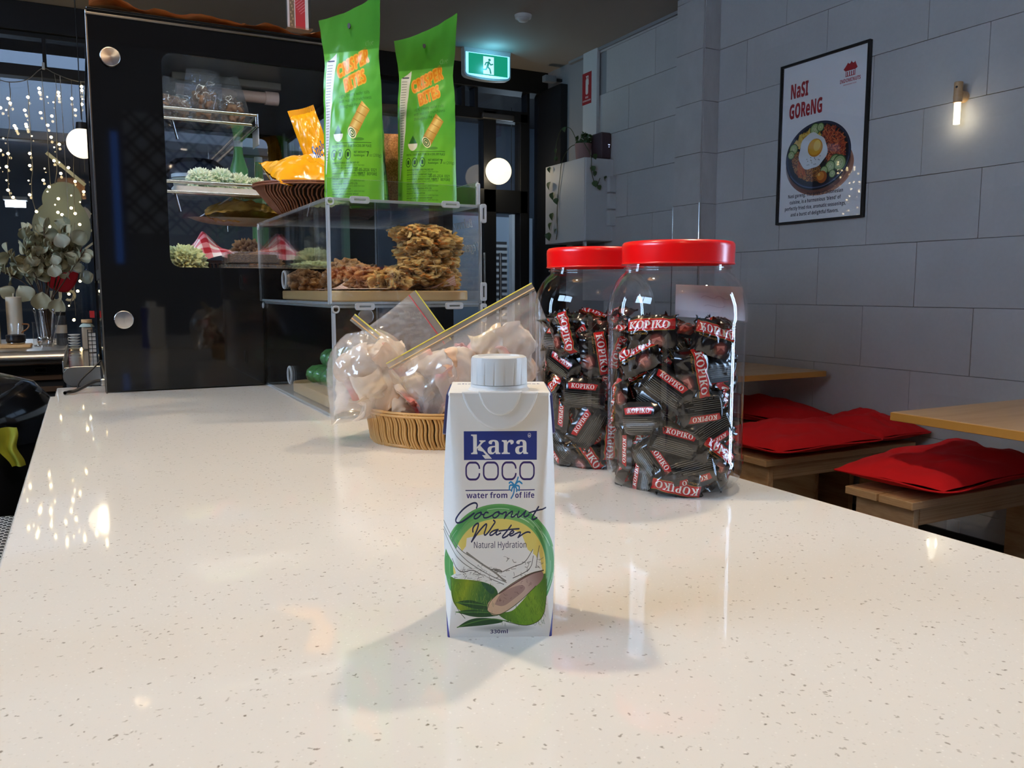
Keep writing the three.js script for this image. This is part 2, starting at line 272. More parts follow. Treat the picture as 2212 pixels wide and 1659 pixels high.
// ---------- drink carton ----------
{
  const NAVY = '#2b3a86', INK = '#2a2a6e';
  const HS = 'Arial, sans-serif';
  // the print: 20 px per mm, u from -34 to 34 mm, height from 0 to 144 mm
  const print = tex(1360, 2048, (c, W, Hh) => {
    const X = (u) => (u + 0.034) * 20000, Y = (y) => (0.1445 - y) * (2048 / 0.1445), S = 20000;
    c.save(); c.fillStyle = '#f2efe9'; c.fillRect(0, 0, W, Hh);
    const px = (p) => X((p - 1081) * 0.0002686), py = (q) => Y(0.357 - q * 0.000247 + 0 * q);
    // linear map from photo rows to rows of the print, good to half a millimetre
    const ky = (q) => (q - 854) / (1378 - 854) * 2048 * (1 + 0.05 * (1 - (q - 854) / 524) * 0), P = (a, b) => [px(a), ky(b)];
    const poly = (pts, fill) => { c.beginPath(); pts.forEach(([a, b], i) => i ? c.lineTo(...P(a, b)) : c.moveTo(...P(a, b))); c.closePath(); c.fillStyle = fill; c.fill(); };
    const curve = (pts, style, w, close) => { c.beginPath(); c.moveTo(...P(...pts[0])); for (let i = 1; i < pts.length - 1; i++) { const [x, y] = P(...pts[i]), [x2, y2] = P((pts[i][0] + pts[i + 1][0]) / 2, (pts[i][1] + pts[i + 1][1]) / 2); c.quadraticCurveTo(x, y, x2, y2); } c.lineTo(...P(...pts[pts.length - 1])); if (close) c.closePath(); c.lineWidth = w; c.lineCap = 'round'; c.lineJoin = 'round'; if (close) { c.fillStyle = style; c.fill(); } else { c.strokeStyle = style; c.stroke(); } };
    const fit = (t, font, weight, x0, x1, base, size, fill, sx) => { const [a, b] = P(x0, base), [e] = P(x1, base); c.save(); c.font = `${weight} ${size}px ${font}`; c.fillStyle = fill; const m = c.measureText(t).width; c.translate(a, b); c.scale((e - a) / m, 1); c.fillText(t, 0, 0); c.restore(); };
    // name panel
    poly([[1005, 931.5], [1161, 931.5], [1161, 992.5], [1005, 992.5]], NAVY);
    // white serif letters of the panel, drawn stroke by stroke
    fit('kara', 'Georgia, serif', 'bold', 1019.5, 1144, 980, 215, '#f2efe9');
    poly([[1034, 970], [1042, 964], [1065, 990], [1050, 990]], '#f2efe9'); poly([[1034, 982], [1052, 982], [1046, 975], [1034, 972]], NAVY);
    c.lineWidth = 4; c.strokeStyle = '#f2efe9'; c.beginPath(); c.arc(...P(1145, 940.5), 17, 0, 7); c.stroke(); fit('R', HS, 'bold', 1142.6, 1147.4, 943.4, 22, '#f2efe9');
    // rounded square letters
    const letter = (x0, x1, open) => { const [a, b] = P(x0, 998), [e, f] = P(x1, 1034), r = 52, w = 17; c.lineWidth = w; c.strokeStyle = '#37236b'; c.lineCap = 'butt'; c.beginPath(); if (open) { c.moveTo(e, b + 52); c.lineTo(e, b + r); c.arcTo(e, b, e - r, b, r); c.lineTo(a + r, b); c.arcTo(a, b, a, b + r, r); c.lineTo(a, f - r); c.arcTo(a, f, a + r, f, r); c.lineTo(e - r, f); c.arcTo(e, f, e, f - r, r); c.lineTo(e, f - 46); } else { c.moveTo(a + r, b); c.arcTo(e, b, e, f, r); c.arcTo(e, f, a, f, r); c.arcTo(a, f, a, b, r); c.arcTo(a, b, e, b, r); } c.stroke(); };
    letter(1009.5, 1038, true); letter(1047, 1078, false); letter(1087, 1116, true); letter(1125, 1155, false);
    // strap line with a small palm
    curve([[1008.5, 1057.5], [1060, 1057], [1106, 1057]], INK, 8); curve([[1117, 1057], [1140, 1057], [1156, 1056.6]], INK, 8);
    fit('water from', HS, 'bold', 1010, 1099, 1074, 66, '#3a2d75'); fit('of life', HS, 'bold', 1114, 1156.5, 1074, 66, '#3a2d75');
    curve([[1106, 1074.5], [1112, 1066], [1113, 1048]], '#3b86c4', 14);
    for (const q of [[[1113, 1048], [1118, 1040], [1121, 1030]], [[1113, 1047], [1106, 1038], [1102, 1042]], [[1113, 1048], [1121, 1036], [1129, 1043]], [[1113, 1048], [1103, 1044], [1102, 1056]], [[1113, 1048], [1124, 1046], [1123, 1058]], [[1112, 1049], [1108, 1052], [1107, 1059]], [[1113, 1049], [1118, 1052], [1118, 1060]]]) curve(q, '#2f8fc9', 15);
    // yellow glow and green brush ring
    poly([[1016, 1119], [1060, 1116], [1110, 1116], [1150, 1133], [1172, 1168], [1181, 1205], [1184, 1240], [1176, 1248], [1160, 1200], [1142, 1186], [1135, 1168], [1128, 1150], [1100, 1140], [1010, 1160], [1008, 1178], [1000, 1188], [987, 1168]], '#ecd773');
    poly([[976, 1215], [984, 1228], [988, 1245], [978, 1246]], '#ecd773');
    const ring = (dx, dy, wd, col, a0, a1) => { c.beginPath(); for (let k = 0; k <= 60; k++) { const a = a0 + (a1 - a0) * k / 60, rx = 117 + dx + 3 * Math.sin(a * 3), ry = 128 + dy + 4 * Math.cos(a * 2); const [x, y] = P(1081 + rx * Math.cos(a), 1215 + ry * Math.sin(a)); k ? c.lineTo(x, y) : c.moveTo(x, y); } c.lineWidth = wd; c.strokeStyle = col; c.lineCap = 'round'; c.stroke(); };
    c.globalAlpha = 0.9;
    ring(-6, -10, 110, '#5ea659', -3.35, 0.55); ring(-2, -2, 50, '#4f9d54', -3.6, 0.9); ring(-12, -22, 44, '#79b869', -2.6, -0.4); ring(4, 2, 16, '#6bb062', -2.9, -0.2); ring(-14, -12, 30, '#458f4c', -0.7, 0.85); ring(-12, -6, 34, '#4a9650', -3.9, -2.9);
    c.globalAlpha = 1; for (let k = 0; k < 26; k++) { const a = -3.3 + R() * 3.8; ring(rr(-16, 6), rr(-20, 4), rr(2, 7), R() < 0.5 ? 'rgba(245,245,235,0.55)' : 'rgba(60,130,70,0.5)', a, a + rr(0.2, 0.6)); }
    // stream and splash of water
    curve([[957, 1118], [968, 1160], [990, 1190], [1030, 1215], [1070, 1240], [1098, 1262], [1090, 1268], [1060, 1256], [1010, 1240], [975, 1214], [957, 1180]], '#efefea', 1, true);
    for (const q of [[[957, 1128], [985, 1180], [1030, 1208], [1095, 1254]], [[958, 1150], [980, 1200], [1040, 1240], [1090, 1262]], [[957, 1142], [990, 1196], [1050, 1238], [1096, 1258]]]) curve(q, '#6f6c66', 6);
    curve([[1010, 1192], [1040, 1216], [1070, 1234], [1093, 1256]], '#8a867c', 16); curve([[1062, 1229], [1078, 1228], [1090, 1236], [1070, 1231]], '#77736a', 10);
    poly([[974, 1247], [986, 1236], [978, 1208], [990, 1225], [1012, 1236], [1022, 1226], [1034, 1234], [1054, 1246], [1075, 1258], [1082, 1262], [1078, 1272], [1040, 1256], [1010, 1252]], '#eeece6');
    poly([[1096, 1252], [1088, 1234], [1108, 1230], [1110, 1220], [1134, 1218], [1146, 1200], [1154, 1184], [1153, 1206], [1156, 1226], [1162, 1204], [1166, 1190], [1170, 1210], [1174, 1232], [1158, 1242], [1130, 1246], [1104, 1264]], '#efede7');
    c.globalAlpha = 0.75; for (let k = 0; k < 46; k++) { const a = k < 24 ? [rr(978, 1080), rr(1220, 1262)] : [rr(1092, 1172), rr(1200, 1256)]; curve([a, [a[0] + rr(-6, 6), a[1] + rr(-7, 5)], [a[0] + rr(-9, 9), a[1] + rr(-10, 4)]], '#5f5b54', rr(2, 6)); } c.globalAlpha = 1;
    for (const q of [[[978, 1208], [986, 1226], [1000, 1236], [1022, 1228], [1040, 1240]], [[1088, 1234], [1112, 1222], [1136, 1216], [1153, 1186]], [[1160, 1226], [1163, 1200], [1167, 1178]], [[1110, 1248], [1130, 1240], [1150, 1226], [1154, 1200]]]) curve(q, '#4a4640', 6);
    // coconut halves
    const grad = (x0, y0, x1, y1, ...st) => { const g = c.createLinearGradient(...P(x0, y0), ...P(x1, y1)); st.forEach((s, i) => g.addColorStop(i / (st.length - 1), s)); return g; };
    curve([[974, 1248], [1010, 1250], [1050, 1256], [1078, 1272], [1076, 1300], [1060, 1330], [1010, 1330], [985, 1312], [974, 1285], [974, 1248]], grad(975, 1250, 1070, 1310, '#4d7a22', '#8fa51d', '#3f7030', '#2d5a30'), 1, true);
    c.globalAlpha = 0.35; for (let k = 0; k < 40; k++) { const a = [rr(980, 1068), rr(1258, 1315)]; curve([a, [a[0] + rr(-2, 2), a[1] + 6], [a[0] + rr(-4, 4), a[1] + 12]], R() < 0.5 ? '#b5bf3c' : '#244f22', rr(3, 9)); } c.globalAlpha = 1;
    for (const q of [[[986, 1301], [1010, 1292], [1050, 1306], [1070, 1316], [1030, 1318], [986, 1301]], [[986, 1322], [1010, 1315], [1060, 1322], [1090, 1330], [1030, 1336], [986, 1322]], [[988, 1356], [1010, 1338], [1050, 1334], [1100, 1344], [1050, 1352], [988, 1356]]]) { curve(q, '#234d26', 1, true); curve([q[0], q[2], q[3]], '#4f8038', 9); }
    curve([[1067, 1318], [1100, 1330], [1130, 1300], [1160, 1262], [1180, 1232], [1184, 1260], [1182, 1310], [1176, 1335], [1160, 1350], [1130, 1354], [1090, 1340], [1067, 1318]], grad(1080, 1350, 1190, 1260, '#3c6a1e', '#6f9c1e', '#7ea426', '#3f7420'), 1, true);
    c.globalAlpha = 0.4; for (let k = 0; k < 60; k++) { const a = [rr(1110, 1178), rr(1275, 1345)]; curve([a, [a[0] + rr(0, 3), a[1] + rr(4, 8)], [a[0] + rr(2, 7), a[1] + rr(8, 14)]], '#2c4f17', rr(2, 4)); } c.globalAlpha = 1;
    curve([[1054, 1318], [1053, 1306], [1062, 1295], [1085, 1276], [1110, 1258], [1140, 1240], [1165, 1232], [1178, 1236], [1174, 1255], [1150, 1275], [1120, 1305], [1090, 1326], [1066, 1332], [1054, 1318]], grad(1056, 1325, 1176, 1236, '#e2bb98', '#d9b79a', '#c9ab9e', '#8d6b66'), 1, true);
    curve([[1070, 1306], [1080, 1280], [1110, 1268], [1130, 1262], [1140, 1272], [1110, 1296], [1088, 1312], [1070, 1306]], 'rgba(140,105,105,0.55)', 1, true);
    c.globalAlpha = 0.5; for (let k = 0; k < 60; k++) { const a = [rr(1072, 1150), rr(1252, 1312)]; if (a[1] > 1312 - (a[0] - 1072) * 0.6 || a[1] < 1296 - (a[0] - 1072) * 0.72) continue; curve([a, [a[0] + rr(-4, 4), a[1] + rr(-4, 4)], [a[0] + rr(-6, 6), a[1] + rr(-5, 5)]], '#5c3f40', rr(2, 5)); } c.globalAlpha = 1;
    curve([[1080, 1282], [1110, 1262], [1150, 1238], [1176, 1232]], '#6a4a48', 12);
    { const g = c.createRadialGradient(...P(1085, 1359), 10, ...P(1085, 1359), 420); g.addColorStop(0, 'rgba(90,90,84,0.5)'); g.addColorStop(1, 'rgba(90,90,84,0)'); c.fillStyle = g; c.save(); const q = P(1085, 1359); c.translate(...q); c.scale(1, 0.09); c.translate(-q[0], -q[1]); c.fillRect(0, q[1] - 500, W, 1000); c.restore(); }
    // script words
    const ink = '#1d2350', sc = (pts, w = 14) => curve(pts, ink, w);
    const Z = (l, w = 13) => curve(l.map(([x, y]) => [920 + x / 4.74, 1050 + y / 4.74]), ink, w);
    Z([[528, 214], [541, 184], [518, 156], [460, 175], [390, 225], [335, 290], [310, 342], [324, 368], [372, 360], [440, 316], [502, 268]], 15);
    Z([[568, 260], [538, 266], [502, 302], [504, 326], [532, 322], [566, 294], [582, 262], [564, 254], [572, 278], [606, 284]]);
    Z([[646, 264], [626, 252], [596, 286], [602, 318], [642, 314], [694, 286]]); Z([[740, 256], [706, 268], [690, 302], [710, 322], [746, 300], [768, 264], [748, 248], [748, 270], [796, 276]]);
    Z([[798, 270], [838, 246], [826, 292], [812, 322], [812, 322], [850, 278], [896, 244], [896, 266], [876, 308], [902, 312], [938, 278]]); Z([[962, 250], [942, 294], [950, 316], [982, 300], [1032, 246], [1032, 246], [1008, 296], [1024, 314], [1064, 286]]);
    Z([[1162, 206], [1124, 266], [1090, 324], [1110, 340], [1144, 318]], 15); Z([[1064, 268], [1150, 240], [1238, 227]]);
    Z([[490, 458], [486, 430], [504, 394], [540, 366], [550, 380], [532, 440], [492, 528], [476, 560]], 15); Z([[476, 560], [530, 480], [590, 408], [636, 366], [622, 428], [602, 482], [616, 498], [652, 460], [692, 398], [722, 358], [702, 342]], 14);
    Z([[740, 438], [700, 444], [662, 476], [664, 498], [696, 490], [748, 436], [748, 436], [722, 480], [736, 496], [774, 472]]); Z([[882, 394], [848, 442], [814, 482], [788, 512], [800, 526], [846, 500]], 14); Z([[756, 452], [860, 437], [962, 430]]);
    Z([[848, 492], [892, 480], [914, 460], [894, 446], [868, 470], [862, 496], [884, 506], [936, 476]]); Z([[942, 474], [980, 458], [976, 480], [952, 520], [952, 520], [990, 492], [1030, 468], [1060, 462], [1076, 470]]);
    // grit and outlines on the painted fruit, navy side edges low on the corners
    c.globalAlpha = 0.28; for (let k = 0; k < 220; k++) { const L = k < 90, a = L ? [rr(978, 1070), rr(1254, 1322)] : [rr(1085, 1182), rr(1262, 1350)]; if (!L && a[1] < 1352 - (a[0] - 1066) * 0.98) continue; curve([a, [a[0] + rr(-1, 1), a[1] + 3], [a[0] + rr(-3, 3), a[1] + 7]], R() < 0.6 ? '#12300f' : '#c3c94a', rr(2, 5)); } c.globalAlpha = 0.8;
    for (const q of [[[974, 1249], [976, 1285], [990, 1318], [1005, 1336]], [[1184, 1250], [1183, 1310], [1172, 1342], [1140, 1356], [1095, 1344]], [[1054, 1318], [1054, 1304], [1085, 1275], [1140, 1240], [1176, 1232]], [[1056, 1322], [1072, 1332], [1096, 1322], [1128, 1298], [1160, 1266]]]) curve(q, '#2c3a18', 6);
    curve([[1040, 1256], [1060, 1262], [1072, 1276], [1064, 1286], [1048, 1270]], 'rgba(20,70,70,0.7)', 1, true); c.globalAlpha = 1;
    for (let k = 0; k < 40; k++) { const x = rr(985, 1080), y = rr(1222, 1258); curve([[x, y], [x + rr(-6, 6), y + rr(-3, 3)], [x + rr(-12, 12), y + rr(-3, 6)]], 'rgba(90,86,80,0.6)', rr(2, 4)); }
    poly([[955, 1286], [958, 1286], [972, 1380], [960, 1380]], '#2f2f82'); poly([[1204, 1286], [1207, 1286], [1202, 1380], [1189, 1380]], '#2f2f82');
    fit('Natural Hydration', HS, '', 1024, 1140, 1182, 74, '#3b3a52'); fit('330ml', HS, 'bold', 1060, 1099.5, 1370, 44, '#33305c');
    c.restore();
  });
  const topPrint = tex(512, 512, (c) => { c.fillStyle = '#f2efe9'; c.fillRect(0, 0, 512, 512); c.fillStyle = INK; c.font = 'bold 54px Arial'; c.fillText('shake', 20, 130); c.fillText('best', 380, 130); });
  const K = thing('drink_carton', 'white coconut water carton with navy name panel and white screw cap', 'drink carton', [0.2208, 0, -0.4455], -0.4494);
  const depth = 0.058, levels = 25, HT = 0.1438;
  const hw = (y) => { const t = y / HT; return 0.0308 + 0.0024 * Math.sin(PI * Math.min(1, t * 0.95)) - 0.0024 * t * t * t; }, ch = (y) => 0.0008 + 0.0075 * Math.sin(PI * Math.pow(y / HT, 0.9)) ** 1.2;
  const ringAt = (y) => { const w = hw(y), d = depth / 2 * (1 - 0.03 * y / HT), c = ch(y); return [[-w + c, d], [w - c, d], [w, d - c * 1.2], [w, -d + c * 1.2], [w - c, -d], [-w + c, -d], [-w, -d + c * 1.2], [-w, d - c * 1.2]]; };
  const strip = (faces, uvf) => { // faces: list of corner pairs; each is its own smooth strip
    const gs = faces.map(([a, b]) => sheet(6, levels - 1, (u, v) => { const y = v * HT, q = ringAt(y), A = q[a], B = q[b]; return [A[0] + (B[0] - A[0]) * u, y, A[1] + (B[1] - A[1]) * u]; }, (u, v) => { const y = v * HT, q = ringAt(y), x = q[a][0] + (q[b][0] - q[a][0]) * u; return uvf ? [(x + 0.034) / 0.068, y / HT] : [u, v]; }));
    return merge(gs);
  };
  const paper = M({ map: print, roughness: 0.38, ior: 1.45 }, true), navy = M({ color: new THREE.Color('#28357c'), roughness: 0.4 });
  part('front_panel', sheet(18, levels - 1, (u, v) => {
    const y = v * HT, q = ringAt(y), k = u < 1 / 6 ? [7, 0, u * 6] : u > 5 / 6 ? [1, 2, u * 6 - 5] : [0, 1, (u - 1 / 6) * 1.5], A = q[k[0]], B = q[k[1]]; return [A[0] + (B[0] - A[0]) * k[2], y, A[1] + (B[1] - A[1]) * k[2]];
  }, (u, v) => { const y = v * HT, q = ringAt(y), k = u < 1 / 6 ? [7, 0, u * 6] : u > 5 / 6 ? [1, 2, u * 6 - 5] : [0, 1, (u - 1 / 6) * 1.5], x = q[k[0]][0] + (q[k[1]][0] - q[k[0]][0]) * k[2]; return [(x + 0.034) / 0.068, y / HT]; }), paper, K);
  part('side_panel', strip([[2, 3]]), navy, K); part('side_panel', strip([[6, 7]]), navy, K); part('back_panel', strip([[3, 4], [4, 5], [5, 6]]), mat.white, K);
  { const q = ringAt(HT), S = new THREE.Shape(); S.moveTo(q[0][0], -q[0][1]); for (let i = 1; i < 8; i++) S.lineTo(q[i][0], -q[i][1]); S.closePath();
    const g = extr(S, 0.0012, 0.0004).rotateX(-PI / 2).translate(0, HT - 0.0006, 0), p = g.attributes.position, uv = g.attributes.uv; for (let i = 0; i < p.count; i++) uv.setXY(i, p.getX(i) / 0.056 + 0.5, 0.5 - p.getZ(i) / 0.058);
    part('top_panel', g, M({ map: topPrint, roughness: 0.4 }), K); }
  for (const s of [-1, 1]) { // folded ears of the top
    const S = new THREE.Shape(); S.moveTo(-0.026, 0); S.lineTo(0.026, 0); S.lineTo(0.006, -0.0255); S.quadraticCurveTo(0, -0.029, -0.006, -0.0255); S.closePath();
    part('ear', extr(S, 0.0013, 0.0004), navy, K, [s * 0.0288, HT - 0.0005, 0], [0, s * PI / 2, 0]).rotation.set(0, PI / 2, 0);
    const e = K.children[K.children.length - 1]; e.rotation.set(-0, PI / 2, s > 0 ? 0 : 0); e.position.set(s * 0.0287 - (s > 0 ? 0 : 0.0013), HT - 0.0004, 0); e.rotateX(s * -0.13);
  }
  // screw cap, its band and collar
  const capM = M({ color: lin(0.78, 0.78, 0.76), roughness: 0.33, ior: 1.45 }, true), cz = depth / 2 - 0.0182;
  const prof = [[0, 0.1636], [0.0118, 0.1636], [0.0124, 0.1646], [0.0148, 0.1646], [0.0159, 0.164], [0.0164, 0.1625], [0.0166, 0.15], [0.0166, 0.1485], [0.0158, 0.1483]];
  { const g = new THREE.LatheGeometry(prof.map((p) => new THREE.Vector2(...p)), 144), p = g.attributes.position; for (let i = 0; i < p.count; i++) { const y = p.getY(i), x = p.getX(i), z = p.getZ(i), r = Math.hypot(x, z); if (y < 0.1622 && r > 0.0163) { const a = Math.atan2(z, x), k = 1 - 0.034 * (Math.cos(a * 18) > 0.8 ? 1 : 0); p.setXYZ(i, x * k, y, z * k); } } g.computeVertexNormals();
    const cap = part('cap', toCreasedNormals(g, 0.5), capM, K, [0, 0, cz]);
    part('tamper_band', lathe([[0.0155, 0.1482], [0.0167, 0.148], [0.0167, 0.1448], [0.016, 0.1446]], 64), capM, cap); part('bridge_ring', lathe([[0.0157, 0.1487], [0.0157, 0.1478]], 48), M({ color: lin(0.5, 0.5, 0.5), roughness: 0.5 }), cap); }
  const collar = part('collar', merge([lathe([[0.0185, 0.1436], [0.0185, 0.1446], [0.0162, 0.147]], 48).translate(0, 0, cz)]), capM, K);
  { // apron lying on the front panel: a U round a tongue
    const apron = (w, h, dep, bev) => { const S = new THREE.Shape(); S.moveTo(-w, 0); S.bezierCurveTo(-w * 0.86, -h * 0.55, -w * 0.5, -h, 0, -h); S.bezierCurveTo(w * 0.5, -h, w * 0.86, -h * 0.55, w, 0); S.closePath(); return extr(S, dep, bev); };
    part('apron', apron(0.0203, 0.0195, 0.002, 0.0012), capM, collar, [0.0004, HT + 0.0006, depth / 2 * 0.972 - 0.0002], [-0.012, 0, 0]);
    part('tongue', apron(0.0112, 0.012, 0.0034, 0.001), capM, collar, [0.0004, HT + 0.0012, depth / 2 * 0.972], [-0.03, 0, 0]);
  }
}
// ---------- two jars of wrapped coffee candies ----------
{
  const lidM = M({ color: lin(0.98, 0.003, 0.004), roughness: 0.28, clearcoat: 0.4, clearcoatRoughness: 0.2 }, true);
  const plastic = M({ color: lin(0.965, 0.97, 0.975), transmission: 1, thickness: 0, roughness: 0.025, ior: 1.5 }, true);
  const jar = thing('candy_jar', 'tall clear plastic jar with red screw lid and loose paper note, full of candies', 'jar', [0.546, 0, -0.687]);
  part('body', lathe([[0, 0.004], [0.045, 0.004], [0.056, 0.001], [0.064, 0.004], [0.0695, 0.014], [0.0712, 0.026], [0.0712, 0.03], [0.0698, 0.033], [0.0698, 0.168], [0.0712, 0.171], [0.0715, 0.176], [0.0708, 0.188], [0.068, 0.2], [0.063, 0.211], [0.057, 0.2185], [0.0535, 0.221], [0.0525, 0.2235], [0.0525, 0.234]], 96), plastic, jar);
  part('neck_ring', new THREE.TorusGeometry(0.0537, 0.0013, 8, 64).rotateX(PI / 2).translate(0, 0.2255, 0), plastic, jar);
  const lid = part('lid', lathe([[0.0535, 0.229], [0.0563, 0.2292], [0.0568, 0.231], [0.0572, 0.246], [0.0568, 0.2495], [0.055, 0.2515], [0.052, 0.252], [0.0505, 0.2508], [0, 0.2505]], 96), lidM, jar);
  part('rim_bead', new THREE.TorusGeometry(0.0566, 0.0009, 8, 80).rotateX(PI / 2).translate(0, 0.2298, 0), lidM, lid);
  const jar2 = copy(jar, 'clear plastic jar with red screw lid, partly hidden behind the jar with the paper note', [0.540, 0, -0.833], 0.8);
  // paper note stuck to the far side of the shoulder, curling off
  const noteM = M({ map: tex(256, 160, (c) => { c.fillStyle = '#eae3e2'; c.fillRect(0, 0, 256, 160); c.strokeStyle = 'rgba(120,90,100,0.55)'; c.lineWidth = 3; c.font = 'italic 44px Georgia, serif'; c.fillStyle = 'rgba(130,90,110,0.7)'; c.globalAlpha = 0.35; c.beginPath(); c.moveTo(90, 60); c.bezierCurveTo(110, 30, 130, 80, 150, 52); c.bezierCurveTo(170, 40, 176, 76, 196, 60); c.moveTo(100, 100); c.bezierCurveTo(120, 80, 150, 120, 180, 96); c.stroke(); }), roughness: 0.8, side: THREE.DoubleSide });
  part('paper_note', sheet(20, 8, (u, v) => { const a = -0.42 + u * 1.18, lift = Math.max(0, u - 0.62), r = 0.0725 - 0.006 * v * (1 - lift) + lift * 0.014 + 0.003 * Math.max(0, u - 0.85) * Math.sin(v * 6); return [r * Math.sin(a + 0.35), 0.1735 + 0.036 * v - 0.003 * u, -r * Math.cos(a + 0.35)]; }), noteM, jar).rotation.y = -0.72;

  // one wrapped candy
  const wrap = tex(1024, 384, (c) => {
    const side = (x0, front) => {
      c.save(); c.beginPath(); c.rect(x0, 0, 512, 384); c.clip(); c.translate(x0, 0);
      c.fillStyle = front ? '#0b0808' : '#171514'; c.fillRect(0, 0, 512, 384);
      if (front) {
        c.fillStyle = '#0d0606'; c.fillRect(0, 150, 512, 234);
        const g = c.createRadialGradient(330, 285, 8, 330, 285, 120); g.addColorStop(0, '#a5584a'); g.addColorStop(0.5, '#5e2a24'); g.addColorStop(1, 'rgba(30,12,10,0)'); c.fillStyle = g; c.fillRect(200, 170, 300, 214);
        c.fillStyle = '#b56a5c'; c.save(); c.translate(330, 282); c.rotate(-0.3); c.fillRect(-46, -30, 92, 60); c.fillStyle = '#7a3a33'; c.beginPath(); c.moveTo(-46, 30); c.lineTo(0, -6); c.lineTo(46, 30); c.fill(); c.fillStyle = '#cd8a7a'; c.fillRect(-40, -24, 80, 8); c.restore();
        c.fillStyle = '#b98d2e'; c.font = 'italic 30px Georgia, serif'; c.fillText('Coffee Candy', 60, 212);
        c.fillStyle = '#9a7a2a'; c.beginPath(); c.moveTo(34, 34); c.lineTo(482, 34); c.lineTo(482, 170); c.lineTo(34, 178); c.fill();
        c.fillStyle = '#c41f20'; c.beginPath(); c.moveTo(30, 40); c.lineTo(486, 40); c.lineTo(486, 162); c.lineTo(30, 172); c.fill();
        c.fillStyle = '#f4efe9'; c.font = 'bold 122px Georgia, serif'; const m = c.measureText('KOPIKO').width; c.save(); c.translate(50, 148); c.scale(412 / m, 1); c.fillText('KOPIKO', 0, 0); c.restore();
      } else {
        c.fillStyle = '#8f8a7c'; for (let k = 0; k < 7; k++) c.fillRect(60, 196 + k * 22, 300 + 90 * ((k * 7) % 3) / 2, 4);
        c.fillStyle = '#57534c'; c.fillRect(0, 330, 512, 6); c.fillRect(0, 170, 512, 3);
        c.fillStyle = '#bb2222'; c.beginPath(); c.moveTo(90, 60); c.lineTo(420, 56); c.lineTo(400, 136); c.lineTo(110, 138); c.fill(); c.fillStyle = '#eee8e2'; c.font = 'bold 74px Georgia, serif'; const m = c.measureText('KOPIKO').width; c.save(); c.translate(130, 122); c.scale(256 / m, 1); c.fillText('KOPIKO', 0, 0); c.restore();
      }
      c.restore();
    };
    side(0, true); side(512, false);
  });
  const wrapM = M({ map: wrap, roughness: 0.22, ior: 1.5, clearcoat: 0.6, clearcoatRoughness: 0.15 }, true);
  const cGeo = (seed) => {
    const Lc = 0.054, Wc = 0.034, N = 22, Mv = 10;
    const face = (s) => sheet(N, Mv, (u, v) => {
      const body = Math.min(1, Math.max(0, Math.min(u, 1 - u) / 0.13 - 0.35)), th = 0.0062 * Math.pow(Math.sin(PI * v), 0.55) * Math.min(1, body * 1.5) + 0.0002;
      const zig = (u < 0.02 || u > 0.98) ? (Math.round(v * Mv) % 2 ? 0.0018 : -0.0006) * (u < 0.5 ? 1 : -1) : 0, n = fbm(u * 5 + seed, v * 4 + s * 3, seed, 3);
      const pinch = 1 - 0.1 * Math.exp(-(((Math.min(u, 1 - u) - 0.13) / 0.07) ** 2));
      return [(u - 0.5) * Lc + zig, (v - 0.5) * Wc * pinch, s * th * (1 + 0.35 * n) + 0.0022 * n + 0.003 * Math.sin(u * 3 + seed) * (1 - body)];
    }, (u, v) => s > 0 ? [u * 0.5, v] : [0.5 + (1 - u) * 0.5, v]);
    const f = face(1), b = face(-1); b.index.array.reverse(); b.computeVertexNormals(); return merge([f, b]);
  };
  const geos = [0, 1, 2, 3].map((k) => cGeo(3.7 * k + 1));
  const protos = [];
  const q = new THREE.Quaternion(), q2 = new THREE.Quaternion(), q3 = new THREE.Quaternion();
  function candy(jx, jz, a, r, y, roll, flip, tilt, label, group, gi) {
    // a: bearing round the jar measured from its axis, the candy's face pointing outward
    const m = mesh(numbered('candy'), geos[gi ?? (R() * 4 | 0)], wrapM);
    q.setFromAxisAngle(V(0, 1, 0), a + (flip ? PI : 0)); q2.setFromAxisAngle(V(1, 0, 0), tilt); q3.setFromAxisAngle(V(0, 0, 1), roll);
    m.quaternion.copy(q).multiply(q2).multiply(q3); m.position.set(jx + r * Math.sin(a), C + y, jz + r * Math.cos(a)); scene.add(m);
    return tag(m, label, 'candy', group);
  }
  const view = (x, z) => Math.atan2(-x, -z);         // bearing from a jar towards the viewer
  // candies of the noted jar whose bands can be read: bearing offset, height, roll, back side?
  const A = view(0.546, -0.687), B = view(0.54, -0.833);
  const front = [
    [0.62, 0.152, -0.28, 0, 'candy with wide tilted red band on top of the pile under the paper note'],
    [0.28, 0.118, -1.4, 0, 'candy standing on end, tall red name band down the middle of the noted jar'],
    [0.72, 0.035, -0.6, 0, 'candy with slanting red name band low beside the blue window streak in the noted jar'],
    [-0.62, 0.134, 0.42, 0, 'candy with rising red name band high on the shaded side of the noted jar'],
    [-1.12, 0.083, 1.45, 0, 'candy standing on end against the jar wall facing the rear jar'],
    [0.45, 0.083, 3.05, 1, 'black candy back side out, small red tag upside down at mid height of noted jar'],
    [0.62, 0.06, 2.7, 1, 'black candy back side out, small red tag slanting upside down below the tall-band candy'],
    [-0.55, 0.072, -0.12, 1, 'grey-backed candy with small red tag lying near the shaded wall of the noted jar'],
    [0.3, 0.022, 2.9, 1, 'grey-backed candy with upside-down red tag just above the bottom of the noted jar'],
    [0.08, 0.013, 2.95, 0, 'candy with big red letters upside down at the very bottom of the noted jar'],
    [0.05, 0.052, 0.25, 1, 'candy with plain grey back in the lower middle of the noted jar'],
    [-0.12, 0.104, 0.6, 1, 'dark candy with folded end sitting just beside the tall-band candy of the noted jar'],
    [-0.4, 0.158, 0.05, 0, 'candy lying flat on top of the pile by the shaded shoulder of the noted jar'],
    [-0.3, 0.03, 0.9, 1, 'grey-backed candy tilted above the bottom curve of the noted jar, towards the carton'],
  ];
